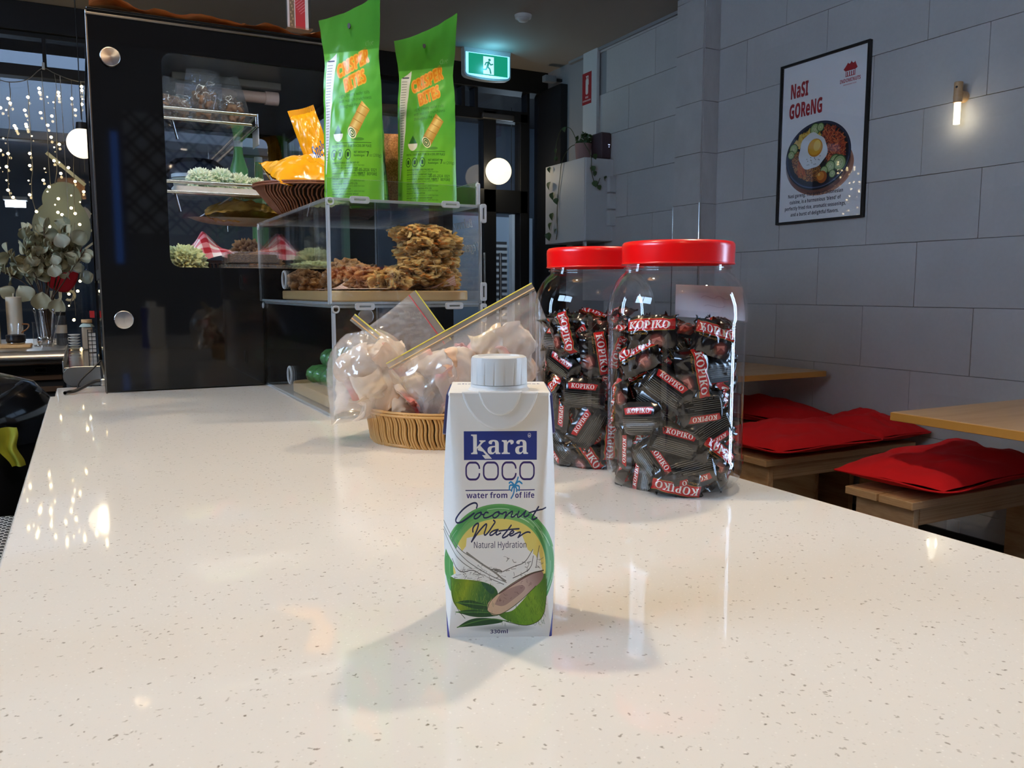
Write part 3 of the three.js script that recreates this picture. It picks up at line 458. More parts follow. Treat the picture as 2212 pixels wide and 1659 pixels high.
  front.forEach(([da, y, roll, back, l], i) => candy(0.546, -0.687, A + da, 0.0605, y + 0.004, roll, back, (i % 3 - 1) * 0.06, l, 'candies in the jar with the paper note', i % 4));
  const behind = [
    [0.02, 0.128, -1.42, 0, 'candy standing on end in the rear jar, its red name band reading downwards'],
    [-0.62, 0.15, -1.3, 0, 'candy with red band running down near the top of the rear jar'],
    [-0.2, 0.083, 0.05, 1, 'grey-backed candy with level small red tag at mid height of the rear jar'],
    [-0.1, 0.046, -1.0, 1, 'grey-backed candy with steep red tag low in the rear jar'],
    [0.42, 0.03, 1.5, 0, 'candy with upright red band low in the rear jar where the noted jar hides it'],
    [0.55, 0.132, 1.2, 0, 'candy with upright red band beside the seam between both jars'],
  ];
  behind.forEach(([da, y, roll, back, l], i) => candy(0.54, -0.833, B + da, 0.0605, y + 0.004, roll, back, (i % 3 - 1) * 0.06, l, 'candies in the rear jar', (i + 1) % 4));
  const fill = (jx, jz, bear, taken, top, l, l2, group) => {
    for (let row = 0; row < 6; row++) for (let k = 0; k < 9; k++) {
      const a = k / 9 * 2 * PI + row * 0.37 + rr(-0.1, 0.1), y = 0.018 + row * 0.0255 + rr(-0.005, 0.005), d = ((a - bear + 9 * PI) % (2 * PI)) - PI;
      if (y > top + rr(-0.012, 0.008)) continue;
      const clash = taken.some(([da, ty]) => Math.abs(d - da) < 0.42 && Math.abs(y - ty) < 0.019);
      candy(jx, jz, a, clash ? 0.046 : 0.054 + rr(-0.004, 0.002), y, rr(-1.6, 1.6) + (R() < 0.4 ? PI : 0), R() < 0.74, rr(-0.35, 0.35), clash ? l2 : l, group);
    }
    for (let row = 0; row < 6; row++) for (let k = 0; k < 5; k++) candy(jx, jz, k / 5 * 2 * PI + row * 0.7, 0.033 + rr(-0.004, 0.004), 0.02 + row * 0.026, rr(-1.5, 1.5), R() < 0.5, rr(-0.5, 0.5), l2, group);
    for (let k = 0; k < 9; k++) candy(jx, jz, k * 2.4, 0.012 + 0.0042 * k, 0.162 + rr(-0.008, 0.008), rr(-2, 2), R() < 0.5, -1.25 + rr(-0.35, 0.35), l, group);
  };
  fill(0.546, -0.687, A, front, 0.155, 'small black coffee candy showing through the wall of the jar with the note', 'black coffee candy buried inside the pile of the jar with the note', 'candies in the jar with the paper note');
  fill(0.54, -0.833, B, behind, 0.16, 'small black coffee candy showing through the wall of the rear jar', 'black coffee candy buried inside the pile of the rear jar', 'candies in the rear jar');
}
// ---------- two stacked clear acrylic food boxes ----------
const BX0 = 0.341, BX1 = 0.6, BZ0 = -1.838, BZ1 = -1.274;
{
  const t = 0.004, faceMats = { x: 0, y: 1, z: 2 };
  // a sheet of acrylic: clear faces, frosted bright edges
  const panel = (name, x0, x1, y0, y1, z0, z1, parent) => {
    const d = [x1 - x0, y1 - y0, z1 - z0], thin = d.indexOf(Math.min(...d)), ms = [0, 1, 2, 3, 4, 5].map((f) => (f >> 1) === thin ? mat.acrylic : mat.acrylicEdge);
    const g = box(x0, x1, y0, y1, z0, z1); return part(name, g, ms, parent);
  };
  const textM = (w, h, lines) => M({ map: tex(w, h, (c) => { c.fillStyle = '#fff'; c.fillRect(0, 0, w, h); }), alphaMap: (() => { const a = tex(w, h, (c) => { c.fillStyle = '#000'; c.fillRect(0, 0, w, h); c.fillStyle = '#fff'; lines.forEach(([s, x, y, f]) => { c.font = f; c.save(); c.translate(x, y); c.transform(1, 0, -0.2, 1, 0, 0); c.fillText(s, 0, 0); c.restore(); }); }); a.colorSpace = THREE.NoColorSpace; return a; })(), transparent: true, roughness: 0.7, color: lin(0.8, 0.8, 0.8), side: THREE.DoubleSide });
  const build = (label, y0, y1, lines, dx) => {
    const b = thing('acrylic_food_box', label, 'display box', [0, 0, 0]); b.position.y = C;
    const lx = BX0 + dx, e = 0.0008;
    panel('left_panel', lx, lx + t, y0, y1, BZ0 + t, BZ1 - t - e, b); panel('right_panel', BX1 - t, BX1, y0, y1, BZ0 + t, BZ1 - t - e, b);
    panel('front_panel', lx, BX1, y0, y1, BZ1 - t, BZ1, b); panel('back_panel', lx, BX1, y0, y1, BZ0, BZ0 + t, b);
    panel('top_panel', lx + t + e, BX1 - t - e, y1 - t, y1, BZ0 + t + e, BZ1 - t - e, b); panel('bottom_panel', lx + t + e, BX1 - t - e, y0, y0 + t, BZ0 + t + e, BZ1 - t - e, b);
    // hinges, corner screws, finger hole
    const hinge = (x, y, z, vert, ry = 0) => { const s = rounded(0.03, 0.0095, 0.0035), h = rounded(0.02, 0.0042, 0.0015, -0.01, -0.0021, new THREE.Path()); s.holes.push(h); const g = extr(s, 0.003, 0.0006); if (vert) g.rotateZ(PI / 2); const m = part('hinge', g, mat.acrylicEdge, b, [x, y, z], [0, ry, 0]); part('hinge_plate', (() => { const p = box(-0.01, 0.01, -0.0021, 0.0021, 0.0004, 0.0016); return vert ? p.rotateZ(PI / 2) : p; })(), mat.acrylic, m); };
    hinge(lx + 0.052, y1 - 0.002, BZ1 + 0.0008, false); hinge(lx + 0.205, y1 - 0.002, BZ1 + 0.0008, false);
    hinge(BX1 + 0.002, y1 - 0.014, BZ1 + 0.0008, true); if (y0 > 0.1) hinge(BX1 + 0.002, y0 + 0.02, BZ1 + 0.0008, true);
    part('corner_screw', new THREE.TorusGeometry(0.005, 0.0013, 8, 20), mat.acrylicEdge, b, [lx + 0.006, y1 - 0.006, BZ1 + 0.0005]);
    part('corner_screw', new THREE.TorusGeometry(0.005, 0.0013, 8, 20), mat.acrylicEdge, b, [lx - 0.0003, y1 - 0.008, BZ0 + 0.012], [0, PI / 2, 0]);
    part('finger_hole', new THREE.TorusGeometry(0.0155, 0.0022, 10, 32), mat.acrylicEdge, b, [lx + t / 2, y0 + 0.042, -1.595], [0, PI / 2, 0]);
    part('corner_bead', rod([lx + 0.003, y0 + 0.002, BZ1 - 0.002], [lx + 0.003, y1 - 0.012, BZ1 - 0.002], 0.0028, 8), mat.acrylicEdge, b);
    lines.forEach(([s, w, h, z, y, f]) => { const L = s.length * 60; part('lettering', new THREE.PlaneGeometry(w, h), textM(384, 128, [[s, 30, 88, f]]), b, [BX1 + 0.0006, y, z], [0, PI / 2, 0]); });
    return b;
  };
  const HW = 'italic 70px Georgia, serif';
  build('lower clear acrylic food box holding green rolls, standing on the counter', 0.0005, 0.1795, [['Dadar Gulung', 0.15, 0.042, -1.62, 0.155, 'italic 52px Georgia, serif']], 0.002);
  build('upper clear acrylic food box with fried snacks on a board, green pouches on its top', 0.181, 0.3445, [['Bakwan', 0.12, 0.038, -1.36, 0.318, HW], ['Vegetable', 0.13, 0.038, -1.335, 0.277, HW]], -0.003);
  // raised lip standing along the right of the top
  const lip = thing('acrylic_lip', 'low clear acrylic rail standing on top of the upper food box', 'rail', [0, 0.345, 0]);
  panel('rail_sheet', 0.341, 0.5935, 0, 0.03, -1.284, -1.281, lip); panel('rail_sheet', 0.594, 0.597, 0, 0.038, -1.72, -1.281, lip);
  part('rail_clip', box(0.5935, 0.6005, 0, 0.036, -1.286, -1.279, 0.002), mat.acrylicEdge, lip);
}
// boards and food inside the boxes
{
  const brd = (label, y, x0, x1, z0, z1, h) => { const S = rounded(x1 - x0, z1 - z0, 0.03); const o = thing('serving_board', label, 'board', [(x0 + x1) / 2, y, (z0 + z1) / 2]); part('board', extr(S, h - 0.004, 0.002).rotateX(-PI / 2).translate(0, 0.002, 0), mat.boardWood, o); return o; };
  brd('pale wooden board under the fritters in the upper acrylic box', 0.186, 0.356, 0.592, -1.705, -1.30, 0.0165);
  brd('pale wooden board under the green rolls in the lower acrylic box', 0.0055, 0.362, 0.588, -1.66, -1.31, 0.02);
  // vegetable fritters in a pile
  const fry = (v, n) => { let c = mixc([0.2, 0.09, 0.025], [0.8, 0.48, 0.15], 0.5 + 1.1 * n); const o = fbm(v.x * 2.6 + 40, v.y * 1.2, v.z * 2.6, 3); if (o > 0.28) c = mixc(c, [0.78, 0.26, 0.03], (o - 0.28) * 6); if (o < -0.36) c = mixc(c, [0.07, 0.03, 0.012], (-0.36 - o) * 7); const p = fbm(v.x * 7, v.y * 3 + 20, v.z * 7, 2); if (p > 0.35) c = mixc(c, [0.78, 0.55, 0.22], 0.6); return c; };
  const fryM = M({ vertexColors: true, roughness: 0.42, ior: 1.45 }, true);
  const variants = [0, 1, 2].map((k) => lump(0.062, 0.0225, 0.062, 44, 0.4, 2.1, k * 13.1, fry, 0.15, 0.38));
  const carrot = [0, 1].map((k) => sheet(10, 2, (u, v) => [(u - 0.5) * 0.034, 0.003 * Math.sin(u * 3 + k) + 0.0015 * (v - 0.5), (v - 0.5) * 0.006 + 0.003 * Math.sin(u * 4)]));
  const carM = M({ color: lin(0.8, 0.24, 0.03), roughness: 0.45, side: THREE.DoubleSide });
  const onion = M({ color: lin(0.6, 0.42, 0.16), roughness: 0.4, side: THREE.DoubleSide });
  const stack = [
    [0.530, 0.2185, -1.43, 0.98, 'bottom fritter of the tall pile, resting on the board'],
    [0.520, 0.2385, -1.425, 1.08, 'second fritter from the bottom, with a broad orange carrot flap'],
    [0.532, 0.258, -1.43, 0.92, 'dark middle fritter of the pile, third from the bottom'],
    [0.532, 0.278, -1.43, 0.98, 'pale golden fritter fourth from the bottom of the pile'],
    [0.536, 0.298, -1.43, 1.0, 'second fritter from the top, pale golden with curled onion'],
    [0.520, 0.3155, -1.432, 0.88, 'topmost fritter of the pile with orange carrot shreds'],
    [0.455, 0.2195, -1.41, 0.72, 'crumbly fritter leaning against the foot of the pile'],
  ];
  stack.forEach(([x, y, z, s, l], i) => {
    const f = thing('vegetable_fritter', l, 'fritter', [x + 0.008, 0.203 + (y - 0.203) * 0.86, z + 0.062], i * 1.3, 'fritters piled on the board in the upper box'); f.scale.set(s * 0.9, i === 6 ? 0.9 : 0.72, s * 0.88);
    part('crust', variants[i % 3], fryM, f);
    for (let k = 0; k < 10; k++) { const a = rr(0, 6.28), r = rr(0.03, 0.058); part('carrot_shred', carrot[k % 2], carM, f, [r * Math.cos(a), rr(-0.008, 0.014), r * Math.sin(a)], [rr(-0.6, 0.6), rr(0, 6), rr(-0.5, 0.5)]); }
    for (let k = 0; k < 8; k++) { const a = rr(0, 6.28), r = rr(0.045, 0.062); part('onion_shred', carrot[k % 2], onion, f, [r * Math.cos(a), rr(-0.012, 0.016), r * Math.sin(a)], [rr(-1, 1), rr(0, 6), rr(-1, 1)]); }
  });
  const brown = (v, n) => { let c = mixc([0.15, 0.06, 0.022], [0.5, 0.25, 0.09], 0.5 + 1.2 * n); const p = fbm(v.x * 6, v.y * 6 + 9, v.z * 6, 3); return p > 0.3 ? mixc(c, [0.62, 0.36, 0.15], 0.7) : c; };
  const cv = [0, 1].map((k) => lump(0.034, 0.025, 0.03, 26, 0.4, 1.7, 51 + k * 9, brown, 0.1));
  [[0.385, 0.222, -1.62, 0.9, 'fried patty at the staff end of the board, by the finger hole'], [0.415, 0.222, -1.50, 0.9, 'reddish brown fried patty behind the box corner'], [0.446, 0.235, -1.545, 1.1, 'large brown fried patty rising behind the others on the board'], [0.425, 0.224, -1.375, 0.92, 'glossy brown fried patty nearest the front corner of the upper box'], [0.46, 0.224, -1.46, 1.0, 'pale brown fried patty on the paper beside the fritter pile']].forEach(([x, y, z, s, l], i) => {
    const o = one('fried_patty', cv[i % 2], fryM, l, 'fried patty', [x, y - 0.001, z], [0, i * 1.1, 0], 'fried patties on the board'); o.scale.setScalar(s);
  });
  const pap = M({ map: tex(256, 256, (c) => { c.fillStyle = '#f0d3c2'; c.fillRect(0, 0, 256, 256); c.fillStyle = '#e2a78f'; for (let k = 0; k < 16; k++) c.fillRect(0, k * 16, 256, 5); }), roughness: 0.8, side: THREE.DoubleSide });
  const ps = sheet(10, 10, (u, v) => [(u - 0.5) * 0.1, 0.0035 + 0.009 * Math.max(0, u + v - 1.45) ** 2 * 8 + 0.001 * Math.sin(u * 9), (v - 0.5) * 0.1]);
  one('food_paper', ps, pap, 'pink striped food paper with a lifted corner under the front patty', 'paper', [0.44, 0.202, -1.36], [0, 0.75, 0]);
  one('food_paper', ps, pap, 'pink striped food paper under the fritter pile', 'paper', [0.54, 0.2035, -1.365], [0, -0.5, 0]);
  one('food_paper', ps, pap, 'small pink striped food paper under the patty at the box corner', 'paper', [0.40, 0.202, -1.42], [0, 1.9, 0]).scale.set(0.8, 0.8, 0.8);
  // green rolls
  const gM = M({ map: dataTex(128, (u, v) => { const n = fbm(u * 7, v * 5, 3, 4); return mixc([70, 140, 62], [120, 188, 104], 0.5 + n); }), roughness: 0.35, clearcoat: 1, clearcoatRoughness: 0.06 }, true);
  const roll = (() => { const g = sheet(36, 30, (u, v) => { const a = u * 2 * PI, x = v - 0.5, e = Math.min(1, (0.5 - Math.abs(x)) / 0.13), r = 0.0175 * Math.pow(e, 0.45) * (1 + 0.07 * fbm(Math.cos(a) * 1.5, Math.sin(a) * 1.5, x * 9, 3)); return [x * 0.115, r * Math.cos(a), r * Math.sin(a)]; }); return g; })();
  [[0.432, 0.043, -1.60, 'green pandan roll at the back of the lower layer of rolls'], [0.436, 0.043, -1.56, 'green pandan roll in the middle of the lower layer of rolls'], [0.438, 0.043, -1.515, 'green pandan roll at the front of the lower layer of rolls'], [0.456, 0.0735, -1.55, 'green pandan roll lying on top of the others'], [0.46, 0.0735, -1.60, 'green pandan roll on the upper layer, partly hidden behind the top roll']].forEach(([x, y, z, l]) => one('pandan_roll', roll, gM, l, 'green roll', [x, y, z], [0.2, 0.12, 0], 'green rolls in the lower box'));
}
// ---------- snack pouches standing on the upper box ----------
{
  const snack = tex(1024, 1024, (c) => {
    const g = c.createLinearGradient(0, 0, 0, 1024); g.addColorStop(0, '#69b84e'); g.addColorStop(0.45, '#57b03c'); g.addColorStop(0.75, '#74bb2e'); g.addColorStop(1, '#6fb52a'); c.fillStyle = g; c.fillRect(0, 0, 1024, 1024);
    // front (left half)
    c.fillStyle = '#f0901c'; c.font = 'bold 96px Arial'; c.fillText('CRISPER', 50, 300); c.fillText('BITES', 110, 400);
    c.fillStyle = '#2f7f35'; c.beginPath(); c.ellipse(330, 640, 170, 120, 0.4, 0, 7); c.fill(); c.fillStyle = '#a8d79a'; c.beginPath(); c.ellipse(350, 650, 110, 60, 0.9, 0, 7); c.fill(); c.fillStyle = '#e8efc8'; c.beginPath(); c.ellipse(300, 690, 60, 34, 0.9, 0, 7); c.fill();
    c.fillStyle = '#dfb24e'; c.save(); c.translate(200, 560); c.rotate(-0.8); c.fillRect(-40, -110, 80, 220); c.restore();
    c.fillStyle = '#173a14'; c.font = 'bold 22px Arial'; c.fillText('NET WEIGHT', 300, 930); c.fillText('Kandungan', 300, 956); c.font = 'bold 54px Arial'; c.fillText('7', 420, 956); c.font = '26px Arial'; c.fillText('oz (200g)', 450, 956);
    // back (right half)
    c.save(); c.translate(512, 0);
    c.save(); c.translate(250, 310); c.rotate(-0.3); c.fillStyle = '#ef8f1a'; c.strokeStyle = '#f6b13c'; c.lineWidth = 16; c.lineJoin = 'round'; c.font = 'bold 92px Arial'; for (const [s, x, y] of [['CRISPER', -110, -14], ['BITES', -70, 82]]) { c.save(); c.translate(x, y); c.scale(0.8, 1.05); c.strokeText(s, 0, 0); c.fillText(s, 0, 0); c.restore(); } c.restore();
    c.fillStyle = '#f7f4ea'; c.font = 'bold 30px Georgia'; c.fillText('Choc', 380, 170);
    c.save(); c.rotate(-0.08); c.fillStyle = '#245c22'; c.font = '24px Arial'; ['Light, creamy wafer rolls', 'with real rich crunchiness', 'throughout the roll'].forEach((s, i) => c.fillText(s, 120, 452 + i * 30)); c.restore();
    // wafer roll and bowl
    c.save(); c.translate(330, 560); c.rotate(0.65); const w = c.createLinearGradient(-42, 0, 42, 0); w.addColorStop(0, '#c98f2f'); w.addColorStop(0.4, '#f0d27e'); w.addColorStop(1, '#c99035'); c.fillStyle = w; c.fillRect(-42, -95, 84, 190); c.strokeStyle = '#b57f2d'; c.lineWidth = 4; for (let k = 0; k < 4; k++) { c.beginPath(); c.moveTo(-42, -70 + k * 48); c.lineTo(42, -92 + k * 48); c.stroke(); } c.fillStyle = '#f2e6ae'; c.beginPath(); c.ellipse(0, 95, 42, 28, 0, 0, 7); c.fill(); c.strokeStyle = '#3c6e2c'; c.lineWidth = 7; c.beginPath(); c.ellipse(0, 95, 30, 19, 0, 0, 7); c.stroke(); c.beginPath(); c.ellipse(0, 95, 15, 9, 0, 0, 7); c.stroke(); c.restore();
    c.fillStyle = '#eef1e6'; c.beginPath(); c.arc(150, 640, 44, 0, PI); c.fill(); c.fillStyle = '#2f6a33'; c.beginPath(); c.moveTo(112, 640); c.lineTo(150, 590); c.lineTo(188, 640); c.fill();
    c.fillStyle = 'rgba(40,90,30,0.5)'; c.beginPath(); c.ellipse(330, 672, 44, 9, 0, 0, 7); c.fill();
    c.fillStyle = '#1c4a16'; c.fillRect(130, 690, 300, 3); c.font = 'bold 20px Arial'; c.fillText('PROTECT FROM HEAT. STORE IN A COOL DRY PLACE', 90, 716, 340);
    for (const x of [110, 170, 240]) { c.beginPath(); c.ellipse(x, 756, 23, 27, 0, 0, 7); c.lineWidth = 5; c.strokeStyle = '#1c4a16'; c.stroke(); c.fillRect(x - 10, 744, 20, 24); }
    c.font = 'bold 16px Arial'; c.fillText('NET WEIGHT', 290, 750); c.fillText('Kandungan', 290, 768); c.font = 'bold 40px Arial'; c.fillText('7', 390, 768); c.font = '22px Arial'; c.fillText('oz (200g)', 414, 768);
    c.font = 'bold 15px Arial'; ['MANUFACTURED AND PACKED BY', 'IMPORTED BY / DIIMPORT OLEH', 'INGREDIENTS: WHEAT FLOUR, SUGAR', 'SPECIALIST IMPORTER', 'CHAIN FOOD TRADING PTY LTD', 'PRODUCT OF MALAYSIA', 'Allergen advice: contains wheat'].forEach((s, i) => { c.font = 'bold 15px Arial'; c.fillText(s, 96, 808 + i * 29); c.font = '12px Arial'; c.fillText('www.halal.gov  Lot 12 Jalan Industri 5, 40000 Shah Alam', 96, 821 + i * 29, 280); });
    c.font = 'bold 22px monospace'; c.fillText('25 05 2024 0321', 300, 850, 170); c.fillText('BEST BEFORE', 330, 872, 140);
    c.fillStyle = '#dfe3ea'; c.beginPath(); c.moveTo(22, 236); c.lineTo(120, 190); c.lineTo(70, 620); c.lineTo(30, 860); c.lineTo(22, 860); c.fill(); c.fillStyle = '#5a6470'; for (let k = 0; k < 34; k++) c.fillRect(30, 252 + k * 16, 52 - k, 3); c.fillStyle = '#3b3f66'; c.fillRect(34, 226, 62, 8);
    c.restore();
  });
  const pm = M({ map: snack, roughness: 0.3, ior: 1.5 }, true);
  const pouch = (W, Hh, D, twist, curl, seed) => {
    const half = (s) => sheet(24, 44, (u, v) => {
      const x = (u - 0.5) * W * (1 - 0.06 * Math.exp(-(((v - 0.78) / 0.08) ** 2)) + 0.03 * Math.exp(-((v / 0.2) ** 2)));
      const th = D / 2 * Math.pow(Math.max(0, 1 - v / 0.8), 0.75) * Math.pow(Math.sin(PI * Math.min(0.999, Math.max(0.001, u))), 0.6) * (1 + 0.12 * fbm(u * 4 + seed, v * 6, seed, 3));
      let y = v * Hh, z = s * th + 0.0025 * fbm(u * 5 + seed, v * 8, seed + 4, 3) * Math.min(1, v * 3) + (v > 0.82 ? 0.0006 * Math.sin(v * 260) : 0);
      const a = twist * v * v, k = Math.max(0, v - 0.72) / 0.28, cu = curl * k * k * (0.35 + u * u * 1.1);
      const xx = x * Math.cos(a) - z * Math.sin(a), zz = x * Math.sin(a) + z * Math.cos(a);
      return [xx + 0.024 * k * k * u, y + 0.016 * k * k * (u - 0.4), zz + cu];
    }, (u, v) => s > 0 ? [0.5 + u * 0.5, v] : [(1 - u) * 0.5, v]);
    const f = half(1), b = half(-1); b.index.array.reverse(); b.computeVertexNormals();
    const bot = sheet(24, 6, (u, v) => { const th = D / 2 * Math.pow(Math.sin(PI * Math.min(0.999, Math.max(0.001, u))), 0.6); return [(u - 0.5) * W * 1.03, 0.0004 + 0.01 * (1 - (2 * v - 1) ** 2) * 0.5, (2 * v - 1) * th]; }, (u, v) => [0.52, 0.03]);
    return [merge([f, b]), bot, half];
  };
  const mk = (label, p, turn, W, Hh, D, tw, cu, seed, lean) => {
    const o = thing('snack_pouch', label, 'snack pouch', p, turn, 'green snack pouches on the acrylic box'); const [g, b] = pouch(W, Hh, D, tw, cu, seed);
    part('bag', g, pm, o); part('gusset', b, pm, o); if (lean) o.rotation.z = lean;
    const k = Math.max(0, 0.93 - 0.72) / 0.28, a = tw * 0.865; part('hang_hole', cyl(0.0026, 0.0026, 0.0016, 16).scale(1, 1, 1.7).rotateX(PI / 2), mat.frameBlack, o, [0.006 * k * k, 0.93 * Hh + 0.002, cu * k * k * 0.63 + 0.001], [0, -a, 0]);
    return o;
  };
  mk('green snack pouch standing back side out next to the yellow chip bags', [0.409, 0.3455, -1.362], -0.62, 0.1, 0.296, 0.05, 0.12, 0.05, 1.2);
  mk('green snack pouch with curled top, back side out, at the open end of the box', [0.534, 0.3455, -1.352], -0.62, 0.1, 0.277, 0.05, 0.1, 0.06, 5.7);
  mk('green snack pouch mostly hidden behind the one next to the chip bags', [0.456, 0.3455, -1.425], 0.5 + PI, 0.09, 0.225, 0.05, 0, 0, 9.2, -0.06);
  mk('green snack pouch mostly hidden behind the one with the curled top', [0.582, 0.3455, -1.415], 0.5 + PI, 0.09, 0.225, 0.05, 0, 0, 3.3, -0.06);
  // bag of brown crumbs between them
  const cb = thing('crumb_bag', 'clear bag of orange brown snack crumbs standing between the green pouches', 'snack bag', [0.493, 0.3455, -1.47], -0.3);
  const cm = M({ map: dataTex(256, (u, v) => { const n = fbm(u * 30, v * 30, 2, 3); return mixc([146, 84, 40], [222, 160, 96], 0.5 + n); }), roughness: 0.6 });
  const pill = (W, Hh, D, y0, seed) => { const h = (s) => sheet(22, 26, (u, v) => { const e = Math.pow(Math.sin(PI * Math.min(0.999, Math.max(0.001, u))), 0.5) * Math.pow(Math.max(0, Math.sin(PI * Math.min(0.999, v * 0.86 + 0.14))), 0.5); return [(u - 0.5) * W * (0.8 + 0.2 * Math.sin(PI * Math.min(1, v + 0.3))), y0 + v * Hh, s * D / 2 * e * (1 + 0.2 * fbm(u * 4 + seed, v * 5, s, 3))]; }); const f = h(1), b = h(-1); b.index.array.reverse(); b.computeVertexNormals(); return merge([f, b]); };
  part('film', pill(0.09, 0.19, 0.055, 0, 3), mat.film, cb); part('crumbs', pill(0.083, 0.135, 0.049, 0.003, 3), cm, cb).userData.kind = 'stuff';
}
// ---------- wicker baskets ----------
// lumps squashed in height keep round grains
function wicker(o, m, rimR, baseR, h, n, lean, r, zs = 1) {
  const st = [], wob = (a) => 1 + 0.01 * Math.sin(a * 9);
  for (let i = 0; i < n; i++) {
    const a = i / n * 2 * PI, pts = [];
    for (let k = 0; k <= 5; k++) { const t = k / 5, rad = (baseR + (rimR - baseR) * Math.pow(t, 0.8)) * wob(a), b = a + lean * t + 0.25 * lean * Math.sin(t * 6.28) + 0.006 * Math.sin(i * 2.3); pts.push([rad * Math.cos(b), t * h, rad * Math.sin(b) * zs]); }
    st.push(tube(pts, r * (0.85 + 0.3 * R()), 7, 5));
  }
  const w = part('weave', merge(st), m, o); w.userData.kind = 'stuff';
  part('rim', merge([0, 1].map((k) => new THREE.TorusGeometry(rimR + 0.0005 + k * 0.001, r * 0.95, 6, 80).rotateX(PI / 2).scale(1, 1, zs).translate(0, h - k * r * 1.8, 0))), m, o);
  part('base', merge([cyl(baseR, baseR, 0.003, 48).scale(1, 1, zs).translate(0, 0.0015, 0), new THREE.TorusGeometry(baseR, r * 1.2, 6, 80).rotateX(PI / 2).scale(1, 1, zs).translate(0, r * 1.2, 0)]), m, o);
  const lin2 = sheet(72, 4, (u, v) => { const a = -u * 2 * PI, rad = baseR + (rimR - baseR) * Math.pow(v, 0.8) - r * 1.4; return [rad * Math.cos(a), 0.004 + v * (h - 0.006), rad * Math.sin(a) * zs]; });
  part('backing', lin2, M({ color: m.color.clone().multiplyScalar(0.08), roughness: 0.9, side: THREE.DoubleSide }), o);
}
const honey = M({ color: lin(0.62, 0.33, 0.1), roughness: 0.42 }), cocoa = M({ color: lin(0.2, 0.065, 0.028), roughness: 0.4 });
{
  const b = thing('wicker_basket', 'round honey coloured wicker basket on the counter under the cracker bags', 'basket', [0.447, 0, -1.063]);
  wicker(b, honey, 0.113, 0.106, 0.046, 150, 0.1, 0.00205);
  const d = thing('wicker_basket', 'dark brown flared wicker basket on the upper acrylic box holding chip bags', 'basket', [0.432, 0.3455, -1.635]);
  wicker(d, cocoa, 0.134, 0.082, 0.056, 92, -0.3, 0.0022, 0.8);
}
// chip bags in the dark basket
{
  const art = tex(512, 512, (c) => {
    c.fillStyle = '#f2aa13'; c.fillRect(0, 0, 512, 512); c.fillStyle = '#f5efe4'; c.beginPath(); c.moveTo(0, 270); c.bezierCurveTo(150, 200, 330, 350, 512, 260); c.lineTo(512, 512); c.lineTo(0, 512); c.fill();
    c.fillStyle = '#1f4fa0'; c.font = 'bold italic 110px Georgia'; c.save(); c.translate(150, 300); c.rotate(-0.1); c.fillText('Snek', 0, 0); c.restore(); c.fillStyle = '#d3332a'; c.fillRect(300, 320, 90, 34); c.fillStyle = '#fff'; c.font = 'bold 26px Arial'; c.fillText('ku', 325, 346);
    c.fillStyle = '#c4562a'; c.beginPath(); c.moveTo(200, 500); c.lineTo(270, 370); c.lineTo(340, 500); c.fill(); c.fillStyle = '#f0dcc6'; c.beginPath(); c.ellipse(280, 440, 34, 40, 0, 0, 7); c.fill();
  });
  const am = M({ map: art, roughness: 0.22, ior: 1.5, side: THREE.DoubleSide }, true), silver = M({ color: lin(0.7, 0.68, 0.64), metalness: 0.9, roughness: 0.25, side: THREE.DoubleSide });
  const bag = (W, Hh, D, seed, s) => sheet(28, 28, (u, v) => { const e = Math.pow(Math.sin(PI * Math.min(0.999, Math.max(0.001, u))), 0.55) * Math.pow(Math.sin(PI * Math.min(0.999, Math.max(0.001, v))), 0.45); return [(u - 0.5) * W, (v - 0.5) * Hh, s * D / 2 * e * (1 + 0.35 * fbm(u * 4 + seed, v * 4, seed, 3)) + 0.005 * fbm(u * 7, v * 7 + seed, 1, 2) * (1 - e) + 0.008 * Math.sin(u * 5 + seed) * Math.abs(v - 0.5)]; });
  const ym = am.clone(); ym.map = am.map.clone(); ym.map.repeat.set(1, 0.44); ym.map.offset.set(0, 0.56);
  const mkb = (label, p, rot, W, Hh, D, seed, fm = am) => { const o = thing('chip_bag', label, 'chip bag', p, 0, 'yellow chip bags'); o.rotation.set(...rot); const f = bag(W, Hh, D, seed, 1), b = bag(W, Hh, D, seed, -1); b.index.array.reverse(); b.computeVertexNormals(); part('bag_front', f, fm, o); part('bag_back', b, am, o); part('crimp', merge([-1, 1].map((s) => sheet(28, 2, (u, v) => [(u - 0.5) * W, s * (Hh / 2 + v * 0.012 - 0.001), 0.008 * Math.sin(u * 5 + seed) * 0.5 + 0.0012 * Math.sin(u * 90)]))), M({ color: lin(0.8, 0.36, 0.01), roughness: 0.25, side: THREE.DoubleSide }), o); };
  mkb('yellow and white chip bag lying flat in the dark wicker basket', [0.398, 0.418, -1.63], [-1.22, 0.05, 0.06], 0.15, 0.14, 0.075, 2.2, ym);
  mkb('yellow and white chip bag standing upright behind the lying bag', [0.424, 0.468, -1.655], [-0.12, -0.2, 0.3], 0.052, 0.165, 0.036, 7.9);
}
